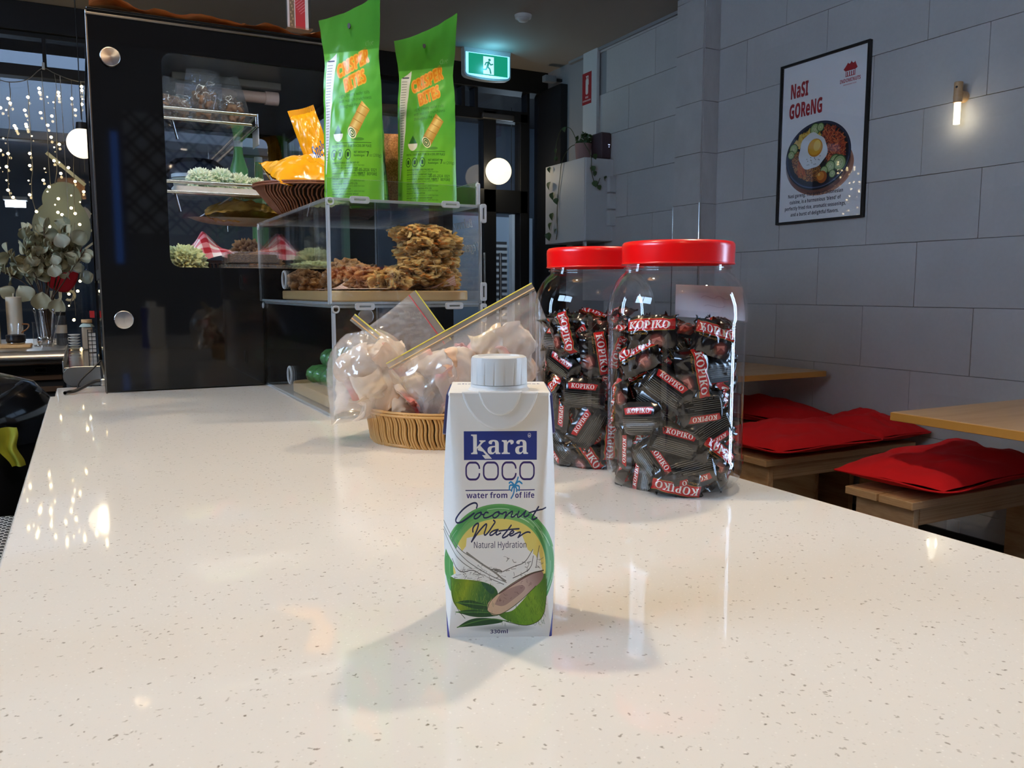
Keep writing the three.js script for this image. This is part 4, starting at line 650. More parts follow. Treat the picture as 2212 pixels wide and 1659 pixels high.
// ---------- zip bags of prawn crackers ----------
{
  const crk = (seed, tint) => {
    const face = (s) => sheet(24, 24, (u, v) => {
      const e = Math.pow(Math.sin(PI * Math.min(0.999, Math.max(0.001, u))) * Math.sin(PI * Math.min(0.999, Math.max(0.001, v))), 0.5), wv = 1 + 0.22 * fbm(Math.cos(u * 6) + seed, v * 2.2, seed, 2);
      const a = (u - 0.5) * 2.7, r = 0.019 * wv, y = (v - 0.5) * 0.058 * (0.8 + 0.25 * Math.sin(u * 3 + seed)), t = s * 0.0062 * e * (1 + 0.5 * fbm(u * 4 + seed, v * 4, seed + s, 2));
      return [(r + t) * Math.sin(a) * 1.1 + 0.004 * Math.sin(v * 4 + seed), y + 0.005 * Math.sin(a * 2 + seed), (r + t) * Math.cos(a) - 0.012 + 0.007 * Math.sin(v * 3.4 + seed * 2)];
    });
    const g = face(1), h = face(-1); h.index.array.reverse(); h.computeVertexNormals(); const m = merge([g, h]), q = m.attributes.position, uv = m.attributes.uv, col = [];
    for (let i = 0; i < q.count; i++) { const v = uv.getY(i), e = Math.max(Math.exp(-((v / 0.36) ** 2)), Math.exp(-(((1 - v) / 0.16) ** 2)) * 0.6); col.push(...mixc([0.95, 0.83, 0.68], tint, e * (0.75 + 0.5 * fbm(uv.getX(i) * 4, v * 4, seed, 2)))); }
    m.setAttribute('color', new THREE.Float32BufferAttribute(col, 3)); return m;
  };
  const tints = [[0.85, 0.05, 0.05], [0.9, 0.42, 0.12], [0.88, 0.76, 0.66], [0.88, 0.76, 0.66], [0.85, 0.62, 0.1], [0.9, 0.55, 0.4]];
  const geos = tints.map((t, i) => crk(i * 4.3 + 1, t));
  const cm = M({ vertexColors: true, roughness: 0.75, transmission: 0.3, thickness: 0 }, true);
  const bagFilm = M({ color: lin(0.95, 0.93, 0.9), transmission: 0.8, thickness: 0, roughness: 0.14, ior: 1.6 }, true);
  const film = (W, Hh, D, seed, s, pin = 0) => sheet(36, 36, (u, v) => { const e = Math.pow(Math.sin(PI * Math.min(0.999, Math.max(0.001, u))), 0.5) * Math.pow(Math.sin(PI * Math.min(0.96, Math.max(0.001, v)) * 0.985), 0.5); return [(u - 0.5) * W * (1 - 0.06 * Math.sin(PI * v)) * (1 - pin * v ** 5), (v - 1) * Hh, s * D / 2 * e * (1 + 0.18 * fbm(u * 3 + seed, v * 3, s, 3)) + 0.0035 * fbm(u * 9 + seed, v * 9, s * 2, 3)]; });
  const zip = (label, p, rotZ, turn, W, Hh, D, seed, cols, pin = 0, tilt = 0) => {
    const o = thing('zip_bag', label, 'zip bag', p, 0, 'zip bags in the honey wicker basket'); o.rotation.set(0, turn, rotZ, 'YXZ');
    const f = film(W, Hh, D, seed, 1, pin), b = film(W, Hh, D, seed + 3, -1, pin), zw = W / 2 * (1 - pin); b.index.array.reverse(); b.computeVertexNormals(); part('film', merge([f, b]), bagFilm, o);
    part('zip_band', box(-zw, zw, 0.001, 0.012, -0.0008, 0.0008).rotateZ(tilt), M({ color: lin(0.85, 0.83, 0.78), transmission: 0.75, thickness: 0, roughness: 0.25 }, true), o);
    cols.forEach(([y, c]) => part('zip_line', rod([-zw, y, 0.001], [zw, y, 0.001], 0.0009, 6).rotateZ(tilt), M({ color: lin(...c), roughness: 0.5 }), o));
    return o;
  };
  const Y = [0.78, 0.68, 0.08], Rd = [0.75, 0.05, 0.08];
  const yawB = -0.37;
  const zb = zip('big zip bag of prawn crackers, its yellow zip slanting up towards the jars', [0.437, 0.151, -0.985], 0.50, yawB, 0.215, 0.135, 0.075, 2.5, [[0.011, Y], [0.004, [0.85, 0.6, 0.3]]]);
  const za = zip('zip bag of prawn crackers beside the acrylic box, its pinched yellow zip corner up', [0.322, 0.15, -1.05], 0.16, yawB - 0.1, 0.125, 0.115, 0.08, 8.1, [[0.011, Y], [0.005, [0.85, 0.5, 0.2]]], 0.66, -0.85);
  const zc = zip('small empty topped zip bag with red and yellow lines, pointing up behind the big bag', [0.428, 0.162, -1.09], -0.95, yawB, 0.085, 0.11, 0.02, 4.4, [[0.011, Y], [0.0, Rd]]);
  const put = (px, py, pz, i, label, s = 1, r) => { const m = one('prawn_cracker', geos[i], cm, label, 'cracker', [px, py, pz], r ?? [rr(-1, 1), rr(-2, 2), rr(-2, 2)], 'prawn crackers in the zip bags'); m.scale.setScalar(s); };
  // crackers one can point at, then the rest of each bag
  put(0.508, 0.135, -0.975, 3, 'big pale cracker in the high corner of the big zip bag', 1.25, [0.3, 0.2, 0.5]);
  put(0.468, 0.127, -0.985, 4, 'narrow hooked cracker standing in the middle of the big zip bag', 1.0, [0.2, -0.3, 0.1]);
  put(0.487, 0.112, -0.972, 0, 'cracker with bright red edge just behind the white bottle cap', 1.0, [0.1, 1.5, 1.3]);
  put(0.44, 0.1, -0.985, 1, 'orange edged cracker in the middle of the big zip bag', 1.15, [0.2, 0.2, 1.4]);
  put(0.345, 0.108, -1.075, 0, 'cracker with red edge at the top of the bag beside the acrylic box', 1.0, [0.2, -0.4, 1.5]);
  put(0.362, 0.118, -1.085, 2, 'white curled cracker topmost in the bag beside the acrylic box', 1.1, [0.4, 0.3, 1.2]);
  put(0.385, 0.075, -1.03, 4, 'cracker with yellow end low at the front of the basket', 0.9, [0.3, 0.5, 1.5]);
  put(0.43, 0.082, -1.005, 0, 'cracker with small red tip just above the basket rim by the carton', 0.9, [0.3, 0.6, 0.3]);
  put(0.335, 0.08, -1.055, 2, 'white folded cracker low in the bag beside the acrylic box', 1.1, [0.2, 0.5, 0.6]);
  const fillA = 'pale prawn cracker packed in the bag beside the acrylic box', fillB = 'pale prawn cracker packed in the big zip bag with slanting zip';
  for (let k = 0; k < 15; k++) put(0.348 + rr(-0.035, 0.035), 0.055 + rr(0, 0.055), -1.075 + rr(-0.02, 0.02), [2, 1, 3, 0, 2, 5][k % 6], fillA);
  for (let k = 0; k < 32; k++) { const u = R(); put(0.395 + u * 0.135, 0.052 + rr(0, 0.045 + 0.04 * u), -1.03 + u * 0.045 + rr(-0.026, 0.02), [2, 1, 5, 0, 3, 1, 2][k % 7], fillB); }
  for (let k = 0; k < 12; k++) put(0.415 + rr(-0.04, 0.05), 0.04 + rr(0, 0.02), -1.04 + rr(-0.03, 0.015), [2, 1, 5, 0][k % 4], fillB);
}
// ---------- black glass display cabinet ----------
{
  const x0 = 0.035, x1 = 0.602, z1 = -1.834, z0 = -2.72, top = 0.735, deck = 0.232;
  const k = thing('display_cabinet', 'tall black glass food display cabinet with rounded side window and steel stand-off discs', 'display cabinet', [0, 0, 0]);
  const side = (z) => { const S = new THREE.Shape(); S.moveTo(x0, 0.0); S.lineTo(x1, 0); S.lineTo(x1, top); S.lineTo(x0, top); S.closePath(); const h = rounded(0.377, 0.423, 0.024, 0.163, 0.25, new THREE.Path()); S.holes.push(h); return extr(S, 0.006, 0).translate(0, 0, z); };
  part('side_panel', side(z1 - 0.006), mat.blackGloss, k); part('side_panel', side(z0), mat.blackGloss, k);
  for (const z of [z1 - 0.008, z0 + 0.008]) part('side_pane', box(0.155, 0.548, 0.242, 0.681, z - 0.0015, z + 0.0015), mat.clear, k);
  part('deck', box(x0 + 0.004, x1 - 0.004, 0.012, deck, z0 + 0.008, z1 - 0.011, 0.003), mat.blackGloss, k);
  part('feet', merge([[0.07, -1.88], [0.56, -1.88], [0.07, -2.67], [0.56, -2.67]].map(([x, z]) => cyl(0.018, 0.02, 0.013, 16).translate(x, 0.006, z))), mat.black, k);
  part('top_panel', box(x0 - 0.001, x1, top, top + 0.006, z0, z1 + 0.002, 0.002), mat.blackGloss, k);
  part('inner_roof', box(x0 + 0.004, x1 - 0.004, top - 0.05, top - 0.002, z0 + 0.008, z1 - 0.011, 0.002), M({ color: lin(0.025, 0.024, 0.022), roughness: 0.35, metalness: 0.3 }), k);
  const trimM = M({ color: lin(0.22, 0.21, 0.2), metalness: 1, roughness: 0.28 });
  part('edge_trim', box(x0 - 0.003, x1, top - 0.009, top - 0.004, z1 - 0.002, z1 + 0.003, 0.0015), trimM, k);
  part('edge_trim', box(x0 - 0.0035, x0 + 0.0005, 0.0, top, z1 - 0.008, z1 - 0.003, 0.001), trimM, k);
  for (const [x, y] of [[0.0715, 0.651], [0.0715, 0.145], [0.57, 0.651], [0.57, 0.145]]) {
    part('standoff', lathe([[0.0001, 0.008], [0.0165, 0.008], [0.0185, 0.0068], [0.0188, 0], [0.0188, -0.001]], 40).rotateX(PI / 2).translate(x, y, z1), M({ color: lin(0.72, 0.68, 0.64), metalness: 1, roughness: 0.24, anisotropy: 0.6 }, true), k);
  }
  // customer side glass with dark frame; staff side doors
  const fr = (x, n) => { const m = part(n, merge([box(x - 0.008, x + 0.008, deck, deck + 0.025, z0 + 0.01, z1 - 0.012), box(x - 0.008, x + 0.008, top - 0.075, top - 0.045, z0 + 0.01, z1 - 0.012), box(x - 0.008, x + 0.008, deck, top - 0.05, z0 + 0.01, z0 + 0.04), box(x - 0.008, x + 0.008, deck, top - 0.05, z1 - 0.04, z1 - 0.012)]), M({ color: lin(0.03, 0.03, 0.032), roughness: 0.35 }), k); part('pane', box(x - 0.002, x + 0.002, deck + 0.025, top - 0.075, z0 + 0.04, z1 - 0.04), mat.clear, m); return m; };
  fr(x1 - 0.012, 'glass_front'); fr(x0 + 0.012, 'sliding_door');
  for (const z of [-2.3, -2.66]) part('post', box(0.575, 0.587, deck, top - 0.05, z - 0.006, z + 0.006, 0.002), M({ color: lin(0.3, 0.33, 0.37), metalness: 0.8, roughness: 0.35 }), k);
  // shelves with rails
  const shelf = (y, xr, l) => {
    const s = part('shelf', box(0.06, xr, y - 0.024, y - 0.019, -2.66, -1.955, 0.001), mat.clear, k);
    part('shelf_rail', merge([rod([0.05, y, -1.95], [xr, y, -1.95], 0.0042, 8), rod([0.05, y - 0.0215, -1.95], [xr - 0.012, y - 0.0215, -1.95], 0.0036, 8), rod([xr, y, -1.95], [xr, y, -2.66], 0.0042, 8), rod([xr, y - 0.0215, -1.95], [xr, y - 0.0215, -2.66], 0.0036, 8), rod([xr, y - 0.024, -1.95], [xr, y + 0.003, -1.95], 0.004, 8)]), mat.shiny, s);
    part('shelf_bracket', merge([rod([0.19, y - 0.02, -1.96], [0.2, y - 0.062, -1.965], 0.003), rod([xr - 0.02, y - 0.02, -2.6], [xr - 0.02, y - 0.06, -2.6], 0.003)]), mat.shiny, s);
    return s;
  };
  shelf(0.59, 0.366, 0); shelf(0.436, 0.412, 0);
  // tube lamp (unlit, pinkish) and the light strip of the roof
  part('lamp_tube', merge([cyl(0.013, 0.013, 0.2, 20).rotateZ(PI / 2).translate(0.31, 0.652, -2.05)]), M({ color: lin(0.5, 0.36, 0.33), roughness: 0.35 }), k);
  part('lamp_cap', cyl(0.0155, 0.0155, 0.03, 20).rotateZ(PI / 2).translate(0.42, 0.652, -2.05), M({ color: lin(0.5, 0.37, 0.34), roughness: 0.4 }), k);
  part('lamp_bracket', box(0.20, 0.44, 0.668, 0.686, -2.07, -2.03, 0.003), M({ color: lin(0.06, 0.055, 0.05), roughness: 0.4 }), k);
  part('light_strip', box(0.1, 0.5, 0.6835, 0.686, -1.866, -1.848), M({ color: 0xffffff, emissive: lin(0.9, 0.95, 0.85), emissiveIntensity: 2.2 }), k);
  const ra = new THREE.RectAreaLight(lin(0.88, 0.95, 0.9), CABINET_LIGHT, 0.4, 0.016); ra.position.set(0.3, C + 0.682, -1.857); ra.rotation.x = -PI / 2 + 0.35; scene.add(ra);
  // price tags on the shelf ends
  const tagM = M({ color: lin(0.5, 0.56, 0.68), roughness: 0.5 });
  const tg = (l, x, y, z) => one('price_tag', box(-0.001, 0.001, -0.036, 0, -0.035, 0.035), tagM, l, 'price tag', [x, y, z], [0, 0.0, 0], 'price tags on the shelf ends');
  tg('blank price tag hanging at the near end of the top shelf', 0.3715, 0.566, -2.0); tg('blank price tag hanging further along the top shelf', 0.3715, 0.566, -2.24); 
}
// ---------- food in the cabinet ----------
{
  const fam = (v, n) => mixc([0.1, 0.045, 0.025], [0.3, 0.16, 0.09], 0.5 + n);
  const breadM = M({ vertexColors: true, roughness: 0.55 });
  const loaf = [0, 1].map((s) => lump(0.056, 0.034, 0.04, 16, 0.35, 1.6, 90 + 7 * s, fam, 0.1));
  const filmB = (W, Hh, D, seed) => { const h = (s) => sheet(22, 22, (u, v) => { const e = Math.pow(Math.sin(PI * Math.min(0.999, Math.max(0.001, u))), 0.6) * Math.pow(Math.max(0.001, Math.sin(PI * Math.min(0.999, 0.12 + v * 0.86))), 0.7); return [(u - 0.5) * W * (1 - 0.25 * v * v), v * Hh, s * D / 2 * e * (1 + 0.3 * fbm(u * 4 + seed, v * 4, s, 3)) + 0.006 * fbm(u * 8, v * 8, seed, 2)]; }); const a = h(1), b = h(-1); b.index.array.reverse(); b.computeVertexNormals(); return merge([a, b]); };
  const wrapB = M({ color: lin(0.85, 0.9, 0.98), transmission: 0.92, thickness: 0, roughness: 0.12, ior: 1.7 }, true);
  [[0.20, 0.571, -1.995, 0.12, 'bagged brown bread at the window edge of the top cabinet shelf', 0.8], [0.262, 0.571, -2.0, 0.2, 'bagged brown bread with tall peaked wrapper on the top cabinet shelf', 1.15], [0.322, 0.571, -2.02, -0.3, 'bagged brown bread at the rail end of the top cabinet shelf', 1.0]].forEach(([x, y, z, a, l, s], i) => {
    const o = thing('bread_bag', l, 'bagged bread', [x, y, z], a, 'bagged breads on the top shelf');
    part('bread', loaf[i % 2], breadM, o, [0, 0.034 * s, 0], [0.2, i, 0.3 * (i - 1)]).scale.set(0.62, 0.95 * s, 0.7);
    part('wrapper', filmB(0.09, 0.112 * s, 0.07, i * 5 + 1), wrapB, o, [0, 0.0, 0], [0, 0, (i - 1) * 0.15]);
  });
  // coconut cakes
  const coco = (v, n) => mixc([0.32, 0.55, 0.36], [0.78, 0.86, 0.7], 0.55 + 1.4 * n + 0.25 * v.y);
  const cocoM = M({ vertexColors: true, roughness: 0.8 });
  const cake = [0, 1].map((s) => lump(0.028, 0.026, 0.028, 30, 0.5, 3.4, 120 + s * 6, coco, 0));
  [[0.247, 0, 'grated coconut cake with bluish green top at the window edge'], [0.291, 0.004, 'grated coconut cake second from the window edge'], [0.331, -0.004, 'grated coconut cake third along the tray, pale green'], [0.372, -0.004, 'small grated coconut cake beside the wicker basket']].forEach(([x, dy, l], i) => one('coconut_cake', cake[i % 2], cocoM, l, 'coconut cake', [x, 0.445 + dy, -1.985 - 0.01 * i], [0, i * 1.9, 0], 'coconut cakes on the middle shelf').scale.setScalar(i === 3 ? 0.75 : 0.95));
  const dish = thing('cake_tray', 'pale tray under the grated coconut cakes on the middle shelf', 'tray', [0.29, 0.4175, -1.99]);
  part('tray', extr(rounded(0.2, 0.075, 0.015), 0.004, 0.0015).rotateX(-PI / 2), mat.white, dish); part('tray_rim', (() => { const s = rounded(0.204, 0.079, 0.016), h = rounded(0.196, 0.071, 0.014, -0.098, -0.0355, new THREE.Path()); s.holes.push(h); return extr(s, 0.007).rotateX(-PI / 2).translate(0, 0.004, 0); })(), mat.white, dish);
  const tub = thing('food_tub', 'pale lidded tub behind the coconut cakes', 'tub', [0.242, 0.4175, -2.11]);
  part('tub', lathe([[0, 0], [0.036, 0], [0.042, 0.045], [0.041, 0.045]], 32), M({ color: lin(0.45, 0.46, 0.36), roughness: 0.4 }), tub); part('lid', cyl(0.0445, 0.0445, 0.008, 32).translate(0, 0.05, 0), M({ color: lin(0.55, 0.6, 0.62), roughness: 0.3 }), tub);
  const dt = thing('food_tub', 'dark domed container standing on the middle shelf behind the pale tub', 'tub', [0.27, 0.4175, -2.26]);
  part('tub', lathe([[0, 0], [0.07, 0], [0.08, 0.05], [0.075, 0.09], [0.05, 0.11], [0, 0.113]], 36), M({ color: lin(0.02, 0.024, 0.035), roughness: 0.2 }), dt); part('band', cyl(0.0805, 0.0805, 0.008, 36, true).translate(0, 0.052, 0), mat.steel, dt);
  // green drink packs behind
  const gp = M({ color: lin(0.16, 0.42, 0.12), roughness: 0.35 });
  [[0.365, -2.2, 'tall green bottle beside the dark container'], [0.46, -2.45, 'tall green bottle at the far glass of the cabinet']].forEach(([x, z, l]) => { const o = thing('green_bottle', l, 'bottle', [x, x > 0.4 ? 0.2335 : 0.4175, z]); part('bottle', lathe([[0, 0], [0.02, 0], [0.023, 0.01], [0.022, 0.09], [0.012, 0.125], [0.01, 0.15]], 24).scale(1, x > 0.4 ? 2.2 : 0.95, 1), gp, o); part('cap', cyl(0.011, 0.011, 0.014, 18).translate(0, x > 0.4 ? 0.335 : 0.148, 0), mat.white, o); });
  // yellow packet under the middle shelf, on a small wire stand with brown tray
  const yb = thing('banana_chip_bag', 'crinkled yellow packet lying on a long pale tray under the middle shelf', 'snack bag', [0.335, 0.372, -2.02]);
  part('bag', filmB(0.17, 0.075, 0.05, 31).translate(0, -0.037, 0).rotateX(-1.25), M({ color: lin(0.55, 0.36, 0.08), roughness: 0.2, transmission: 0.3, thickness: 0 }, true), yb, [0, 0.012, 0], [0, 0.1, 0.05]);
  const pt = thing('serving_tray', 'long pale oval tray hung under the middle shelf', 'tray', [0.36, 0.352, -2.03]);
  part('tray', sheet(30, 10, (u, v) => { const a = u * 2 * PI, r = v; return [0.14 * r * Math.cos(a), 0.016 * r ** 4, 0.05 * r * Math.sin(a)]; }), M({ color: lin(0.36, 0.31, 0.22), roughness: 0.5, side: THREE.DoubleSide }), pt); part('hanger', merge([-0.12, 0.12].map((x) => rod([x, 0.012, 0], [x * 0.42, 0.06, 0.04], 0.0015))), mat.steel, pt);
  // gingham napkin
  const ging = M({ map: tex(256, 256, (c) => { c.fillStyle = '#efe9ec'; c.fillRect(0, 0, 256, 256); for (let i = 0; i < 8; i++) for (let j = 0; j < 8; j++) { const a = i % 2, b = j % 2; if (a && b) c.fillStyle = '#b3142e'; else if (a || b) c.fillStyle = '#d88796'; else continue; c.fillRect(i * 32, j * 32, 32, 32); } }), roughness: 0.85, side: THREE.DoubleSide });
  one('gingham_napkin', sheet(30, 14, (u, v) => { const p = Math.max(0, 1 - Math.abs(u - 0.48) * 2.05); return [(u - 0.5) * 0.15, 0.075 * Math.pow(p, 0.85) * (1 - 0.75 * v * v) + 0.005 * Math.sin(u * 14 + v * 5), (v - 0.2) * 0.075 + 0.012 * Math.sin(u * 9)]; }), ging, 'red and white gingham napkin folded in a peak on the cabinet floor', 'napkin', [0.262, 0.262, -2.03], [0, 0.12, 0.05]);
  const bk = thing('napkin_basket', 'low dark basket holding the gingham napkin on the cabinet floor', 'basket', [0.275, 0.2335, -2.09]); wicker(bk, cocoa, 0.085, 0.07, 0.036, 60, 0.1, 0.0022);
  // packed brown slices, noodles, orange fritters
  const sl = M({ map: dataTex(256, (u, v) => { const n = fbm(u * 18, v * 18, 5, 4); return mixc([58, 38, 26], [168, 128, 84], 0.45 + n * 1.1); }), roughness: 0.6 });
  [[0.33, 0.2335, -1.925, 'packed brown nut slice at the bottom of the cabinet window'], [0.338, 0.2615, -1.925, 'packed brown nut slice on top of the lower slice pack'], [0.455, 0.2335, -1.93, 'packed brown nut slice farther along the cabinet floor']].forEach(([x, y, z, l]) => { const o = thing('slice_pack', l, 'snack pack', [x, y, z], 0.04, 'nut slice packs'); part('slice', box(-0.052, 0.052, 0.001, 0.021, -0.03, 0.03, 0.003), sl, o); part('clear_box', box(-0.056, 0.056, 0.0003, 0.026, -0.034, 0.034, 0.003), wrapB, o); });
  const noo = (v, n) => mixc([0.42, 0.36, 0.14], [0.62, 0.75, 0.45], 0.4 + 0.6 * v.y + n);
  one('noodle_mound', lump(0.042, 0.034, 0.036, 30, 0.45, 4.2, 140, noo, 0.1), M({ vertexColors: true, roughness: 0.6 }), 'pale green and yellow noodle mound in the corner of the cabinet window', 'noodles', [0.198, 0.262, -1.92]);
  one('noodle_mound', lump(0.07, 0.022, 0.04, 30, 0.45, 3.2, 150, noo, 0.1), M({ vertexColors: true, roughness: 0.6 }), 'flat pale green mound seen through the upper acrylic box', 'noodles', [0.52, 0.251, -2.05]);
  const org = (v, n) => mixc([0.25, 0.08, 0.03], [0.62, 0.32, 0.12], 0.5 + n * 1.2);
  [[0.365, 0.2925, -2.12, 'orange fried snack piled higher beside the gingham napkin'], [0.395, 0.268, -2.06, 'orange fried snack resting on the cabinet floor by the napkin']].forEach(([x, y, z, l], i) => one('fried_snack', lump(0.035, 0.032, 0.03, 20, 0.5, 2.4, 160 + i * 8, org, 0.05), M({ vertexColors: true, roughness: 0.5 }), l, 'fried snack', [x, y, z]));
}
// ---------- on top of the cabinet ----------
{
  const kraft = M({ map: dataTex(256, (u, v) => { const n = fbm(u * 4, v * 30, 1, 4); return mixc([176, 118, 66], [206, 150, 94], 0.5 + n); }), roughness: 0.75, side: THREE.DoubleSide });
  const bag = (W, D, seed, lift) => merge([0, 1].map((k) => sheet(30, 14, (u, v) => [(u - 0.5) * W, 0.002 + k * (0.004 + 0.016 * Math.max(0, fbm(u * 3 + seed, v * 2, seed, 3) + 0.25)) + lift * Math.exp(-(((u - 0.14) / 0.1) ** 2)) * (0.6 + k * 0.6) + lift * 0.6 * Math.exp(-(((u - 0.86) / 0.09) ** 2)) * k, (v - 0.5) * D])));
  one('paper_bag', bag(0.29, 0.4, 2, 0.011), kraft, 'crumpled flat brown paper bag on the cabinet roof above the steel disc', 'paper bag', [0.185, 0.7415, -2.04]);
  one('paper_bag', bag(0.27, 0.36, 9, 0.004), kraft, 'flat brown paper bag on the cabinet roof under the red sign', 'paper bag', [0.46, 0.7415, -2.03]);
  const sg = thing('counter_sign', 'upright red and white card in a clear holder on the cabinet roof', 'sign', [0.448, 0.762, -1.872], 0.1);
  part('card', box(-0.026, 0.02, 0.004, 0.2, -0.001, 0.001), [mat.white, mat.white, mat.white, mat.white, M({ map: tex(256, 1024, (c) => { c.fillStyle = '#f3dede'; c.fillRect(0, 0, 256, 1024); c.fillStyle = '#8a6a4c'; c.fillRect(24, 0, 60, 1024); c.fillStyle = '#c9a37c'; for (let k = 0; k < 30; k++) c.fillRect(26 + (k * 13) % 40, k * 34, 16, 22); c.fillStyle = '#d5202c'; c.fillRect(96, 0, 120, 1024); c.fillStyle = '#ee8d92'; c.save(); c.translate(120, 800); c.rotate(-0.7); for (let k = 0; k < 6; k++) c.fillRect(-10, -60 + k * 26, 120, 7); c.restore(); c.fillStyle = '#f5f0f0'; c.fillRect(216, 0, 40, 1024); }), roughness: 0.5 }), mat.white], sg);
  part('holder', merge([box(-0.029, 0.024, 0, 0.003, -0.02, 0.02, 0.001), box(-0.029, 0.026, 0.003, 0.205, 0.002, 0.0035), box(-0.029, 0.026, 0.003, 0.205, -0.0035, -0.002)]), mat.acrylic, sg);
}
// ---------- dining side: poster, wall lamp, tables, benches, cushions ----------
{
  const pw = 0.566, ph = 0.828;
  const poster = tex(1024, 1498, (c, W, H) => {
    c.fillStyle = '#f4f3f6'; c.fillRect(0, 0, W, H);
    // title drawn in tall rounded capitals
    c.fillStyle = '#b01a26'; c.strokeStyle = '#b01a26';
    const big = (t, x, y, h, sx) => { c.save(); c.translate(x, y); c.scale(sx, 1); c.font = `bold ${h}px Arial`; c.lineWidth = 7; c.lineJoin = 'round'; c.fillText(t, 0, 0); c.strokeText(t, 0, 0); c.restore(); };
    big('NaSI', 95, 310, 185, 0.55); big('GOReNG', 88, 500, 185, 0.545);
    // house-shaped emblem over small name
    c.beginPath(); c.moveTo(742, 172); c.quadraticCurveTo(770, 150, 790, 120); c.quadraticCurveTo(810, 150, 830, 112); c.quadraticCurveTo(850, 150, 872, 122); c.quadraticCurveTo(886, 160, 900, 180); c.lineTo(884, 190); c.lineTo(760, 190); c.closePath(); c.fill();
    c.lineWidth = 6; c.strokeRect(770, 190, 104, 50); for (let k = 0; k < 4; k++) c.fillRect(782 + k * 24, 200, 10, 40);
    c.font = 'bold 46px Arial'; c.save(); c.translate(706, 292); c.scale(0.78, 1); c.fillText('INDOMINUTS', 0, 0); c.restore(); c.font = '17px Arial'; c.fillText('INDONESIAN FOOD', 744, 318);
    // wooden board and dark plate
    const E = (x, y, a, b, f, r = 0) => { c.fillStyle = f; c.beginPath(); c.ellipse(x, y, a, b, r, 0, 7); c.fill(); };
    E(505, 1010, 400, 262, '#c98f72'); E(505, 1000, 396, 250, '#b77b5e'); E(470, 960, 398, 300, 'rgba(70,40,40,0.55)'); E(468, 900, 400, 318, '#15192a'); E(468, 893, 392, 308, '#2c3350'); E(468, 895, 372, 290, '#141828');
    c.strokeStyle = '#6e7fa6'; c.lineWidth = 4; c.beginPath(); c.ellipse(468, 893, 388, 304, 0, 0.2, 2.6); c.stroke();
    const r2 = rng(9), rn = (a, b) => a + (b - a) * r2();
    // rice, carrots, cucumber, omelette strips
    for (let k = 0; k < 1500; k++) { const a = rn(1.2, 3.5), r = Math.sqrt(r2()) * 0.9, x = 455 + 340 * r * Math.cos(a), y = 900 + 262 * r * Math.sin(a); c.save(); c.translate(x, y); c.rotate(rn(0, 3)); c.fillStyle = ['#a7622c', '#c4823c', '#8c4a20', '#d79a50', '#6b3518'][r2() * 5 | 0]; c.fillRect(-9, -3, 18, 6); c.restore(); }
    for (let k = 0; k < 420; k++) { const a = rn(-1.35, 0.75), r = Math.sqrt(rn(0.12, 0.86)), x = 470 + 360 * r * Math.cos(a), y = 880 + 275 * r * Math.sin(a); c.save(); c.translate(x, y); c.rotate(rn(0, 3)); c.fillStyle = ['#a83a1e', '#c8562a', '#8a2a18', '#dd7540'][r2() * 4 | 0]; c.fillRect(-26, -5, 52, 9); c.restore(); }
    for (let k = 0; k < 60; k++) { const a = rn(-2.6, -1.5), r = rn(0.6, 0.92), x = 468 + 370 * r * Math.cos(a), y = 890 + 285 * r * Math.sin(a); c.save(); c.translate(x, y); c.rotate(rn(0, 3)); c.fillStyle = ['#d9ad3c', '#e5c05a', '#c8912a'][r2() * 3 | 0]; c.fillRect(-28, -14, 56, 28); c.restore(); }
    const cuke = (x, y, r) => { E(x, y, r, r * 0.95, '#3e5f2c'); E(x, y, r * 0.86, r * 0.8, '#a9bd7c'); E(x, y, r * 0.55, r * 0.5, '#c9d4a0'); for (let k = 0; k < 7; k++) E(x + r * 0.34 * Math.cos(k), y + r * 0.34 * Math.sin(k), 4, 7, '#8aa060', k); };
    cuke(430, 650, 62); cuke(496, 640, 44); cuke(165, 800, 56); cuke(135, 850, 44); cuke(690, 980, 70); cuke(740, 1000, 78); cuke(630, 1020, 60); cuke(560, 1050, 46); cuke(660, 1090, 40);
    for (let k = 0; k < 60; k++) { c.save(); c.translate(rn(230, 330), rn(940, 1060)); c.rotate(rn(0.9, 1.5)); c.fillStyle = ['#b4501f', '#cc6a2c'][k % 2]; c.fillRect(-30, -4, 60, 8); c.restore(); }
    E(535, 1105, 62, 58, '#b35a1c'); E(520, 1095, 44, 40, '#e08a2e'); E(500, 1080, 16, 14, '#f3c06a');
    // fried egg
    c.fillStyle = '#eef0f2'; c.beginPath(); for (let k = 0; k <= 60; k++) { const a = k / 60 * 6.2832, r = 1 + 0.05 * Math.sin(a * 3 + 1) + 0.03 * Math.sin(a * 7); const x = 408 + 176 * r * Math.cos(a), y = 850 + 168 * r * Math.sin(a); k ? c.lineTo(x, y) : c.moveTo(x, y); } c.fill();
    E(440, 822, 92, 84, '#d98a12', 0.1); E(436, 816, 82, 74, '#f0ad1d', 0.1); E(462, 804, 42, 52, '#fbd25a', 0.3); for (let k = 0; k < 16; k++) E(rn(270, 520), rn(900, 980), 5, 4, '#6f6a5c');
    // caption
    c.fillStyle = '#2a2630'; c.font = 'bold 47px Arial'; c.textAlign = 'center';
    ['Nasi goreng: The pride of Indonesian', "cuisine, is a harmonious 'blend' of", 'perfectly fried rice, aromatic seasonings,', 'and a burst of delightful flavors.'].forEach((s, i) => { c.save(); c.translate(455, 1268 + i * 60); c.scale(0.82, 1); c.fillText(s, 0, 0); c.restore(); });
  });
  const o = thing('framed_poster', 'black framed poster of a fried rice plate with red title on the tiled wall', 'poster', [3.385, 0.557, -3.125], -PI / 2);
  const f = 0.011;
  part('backing', box(-pw / 2, pw / 2, 0, ph, -0.006, 0.002), mat.white, o);
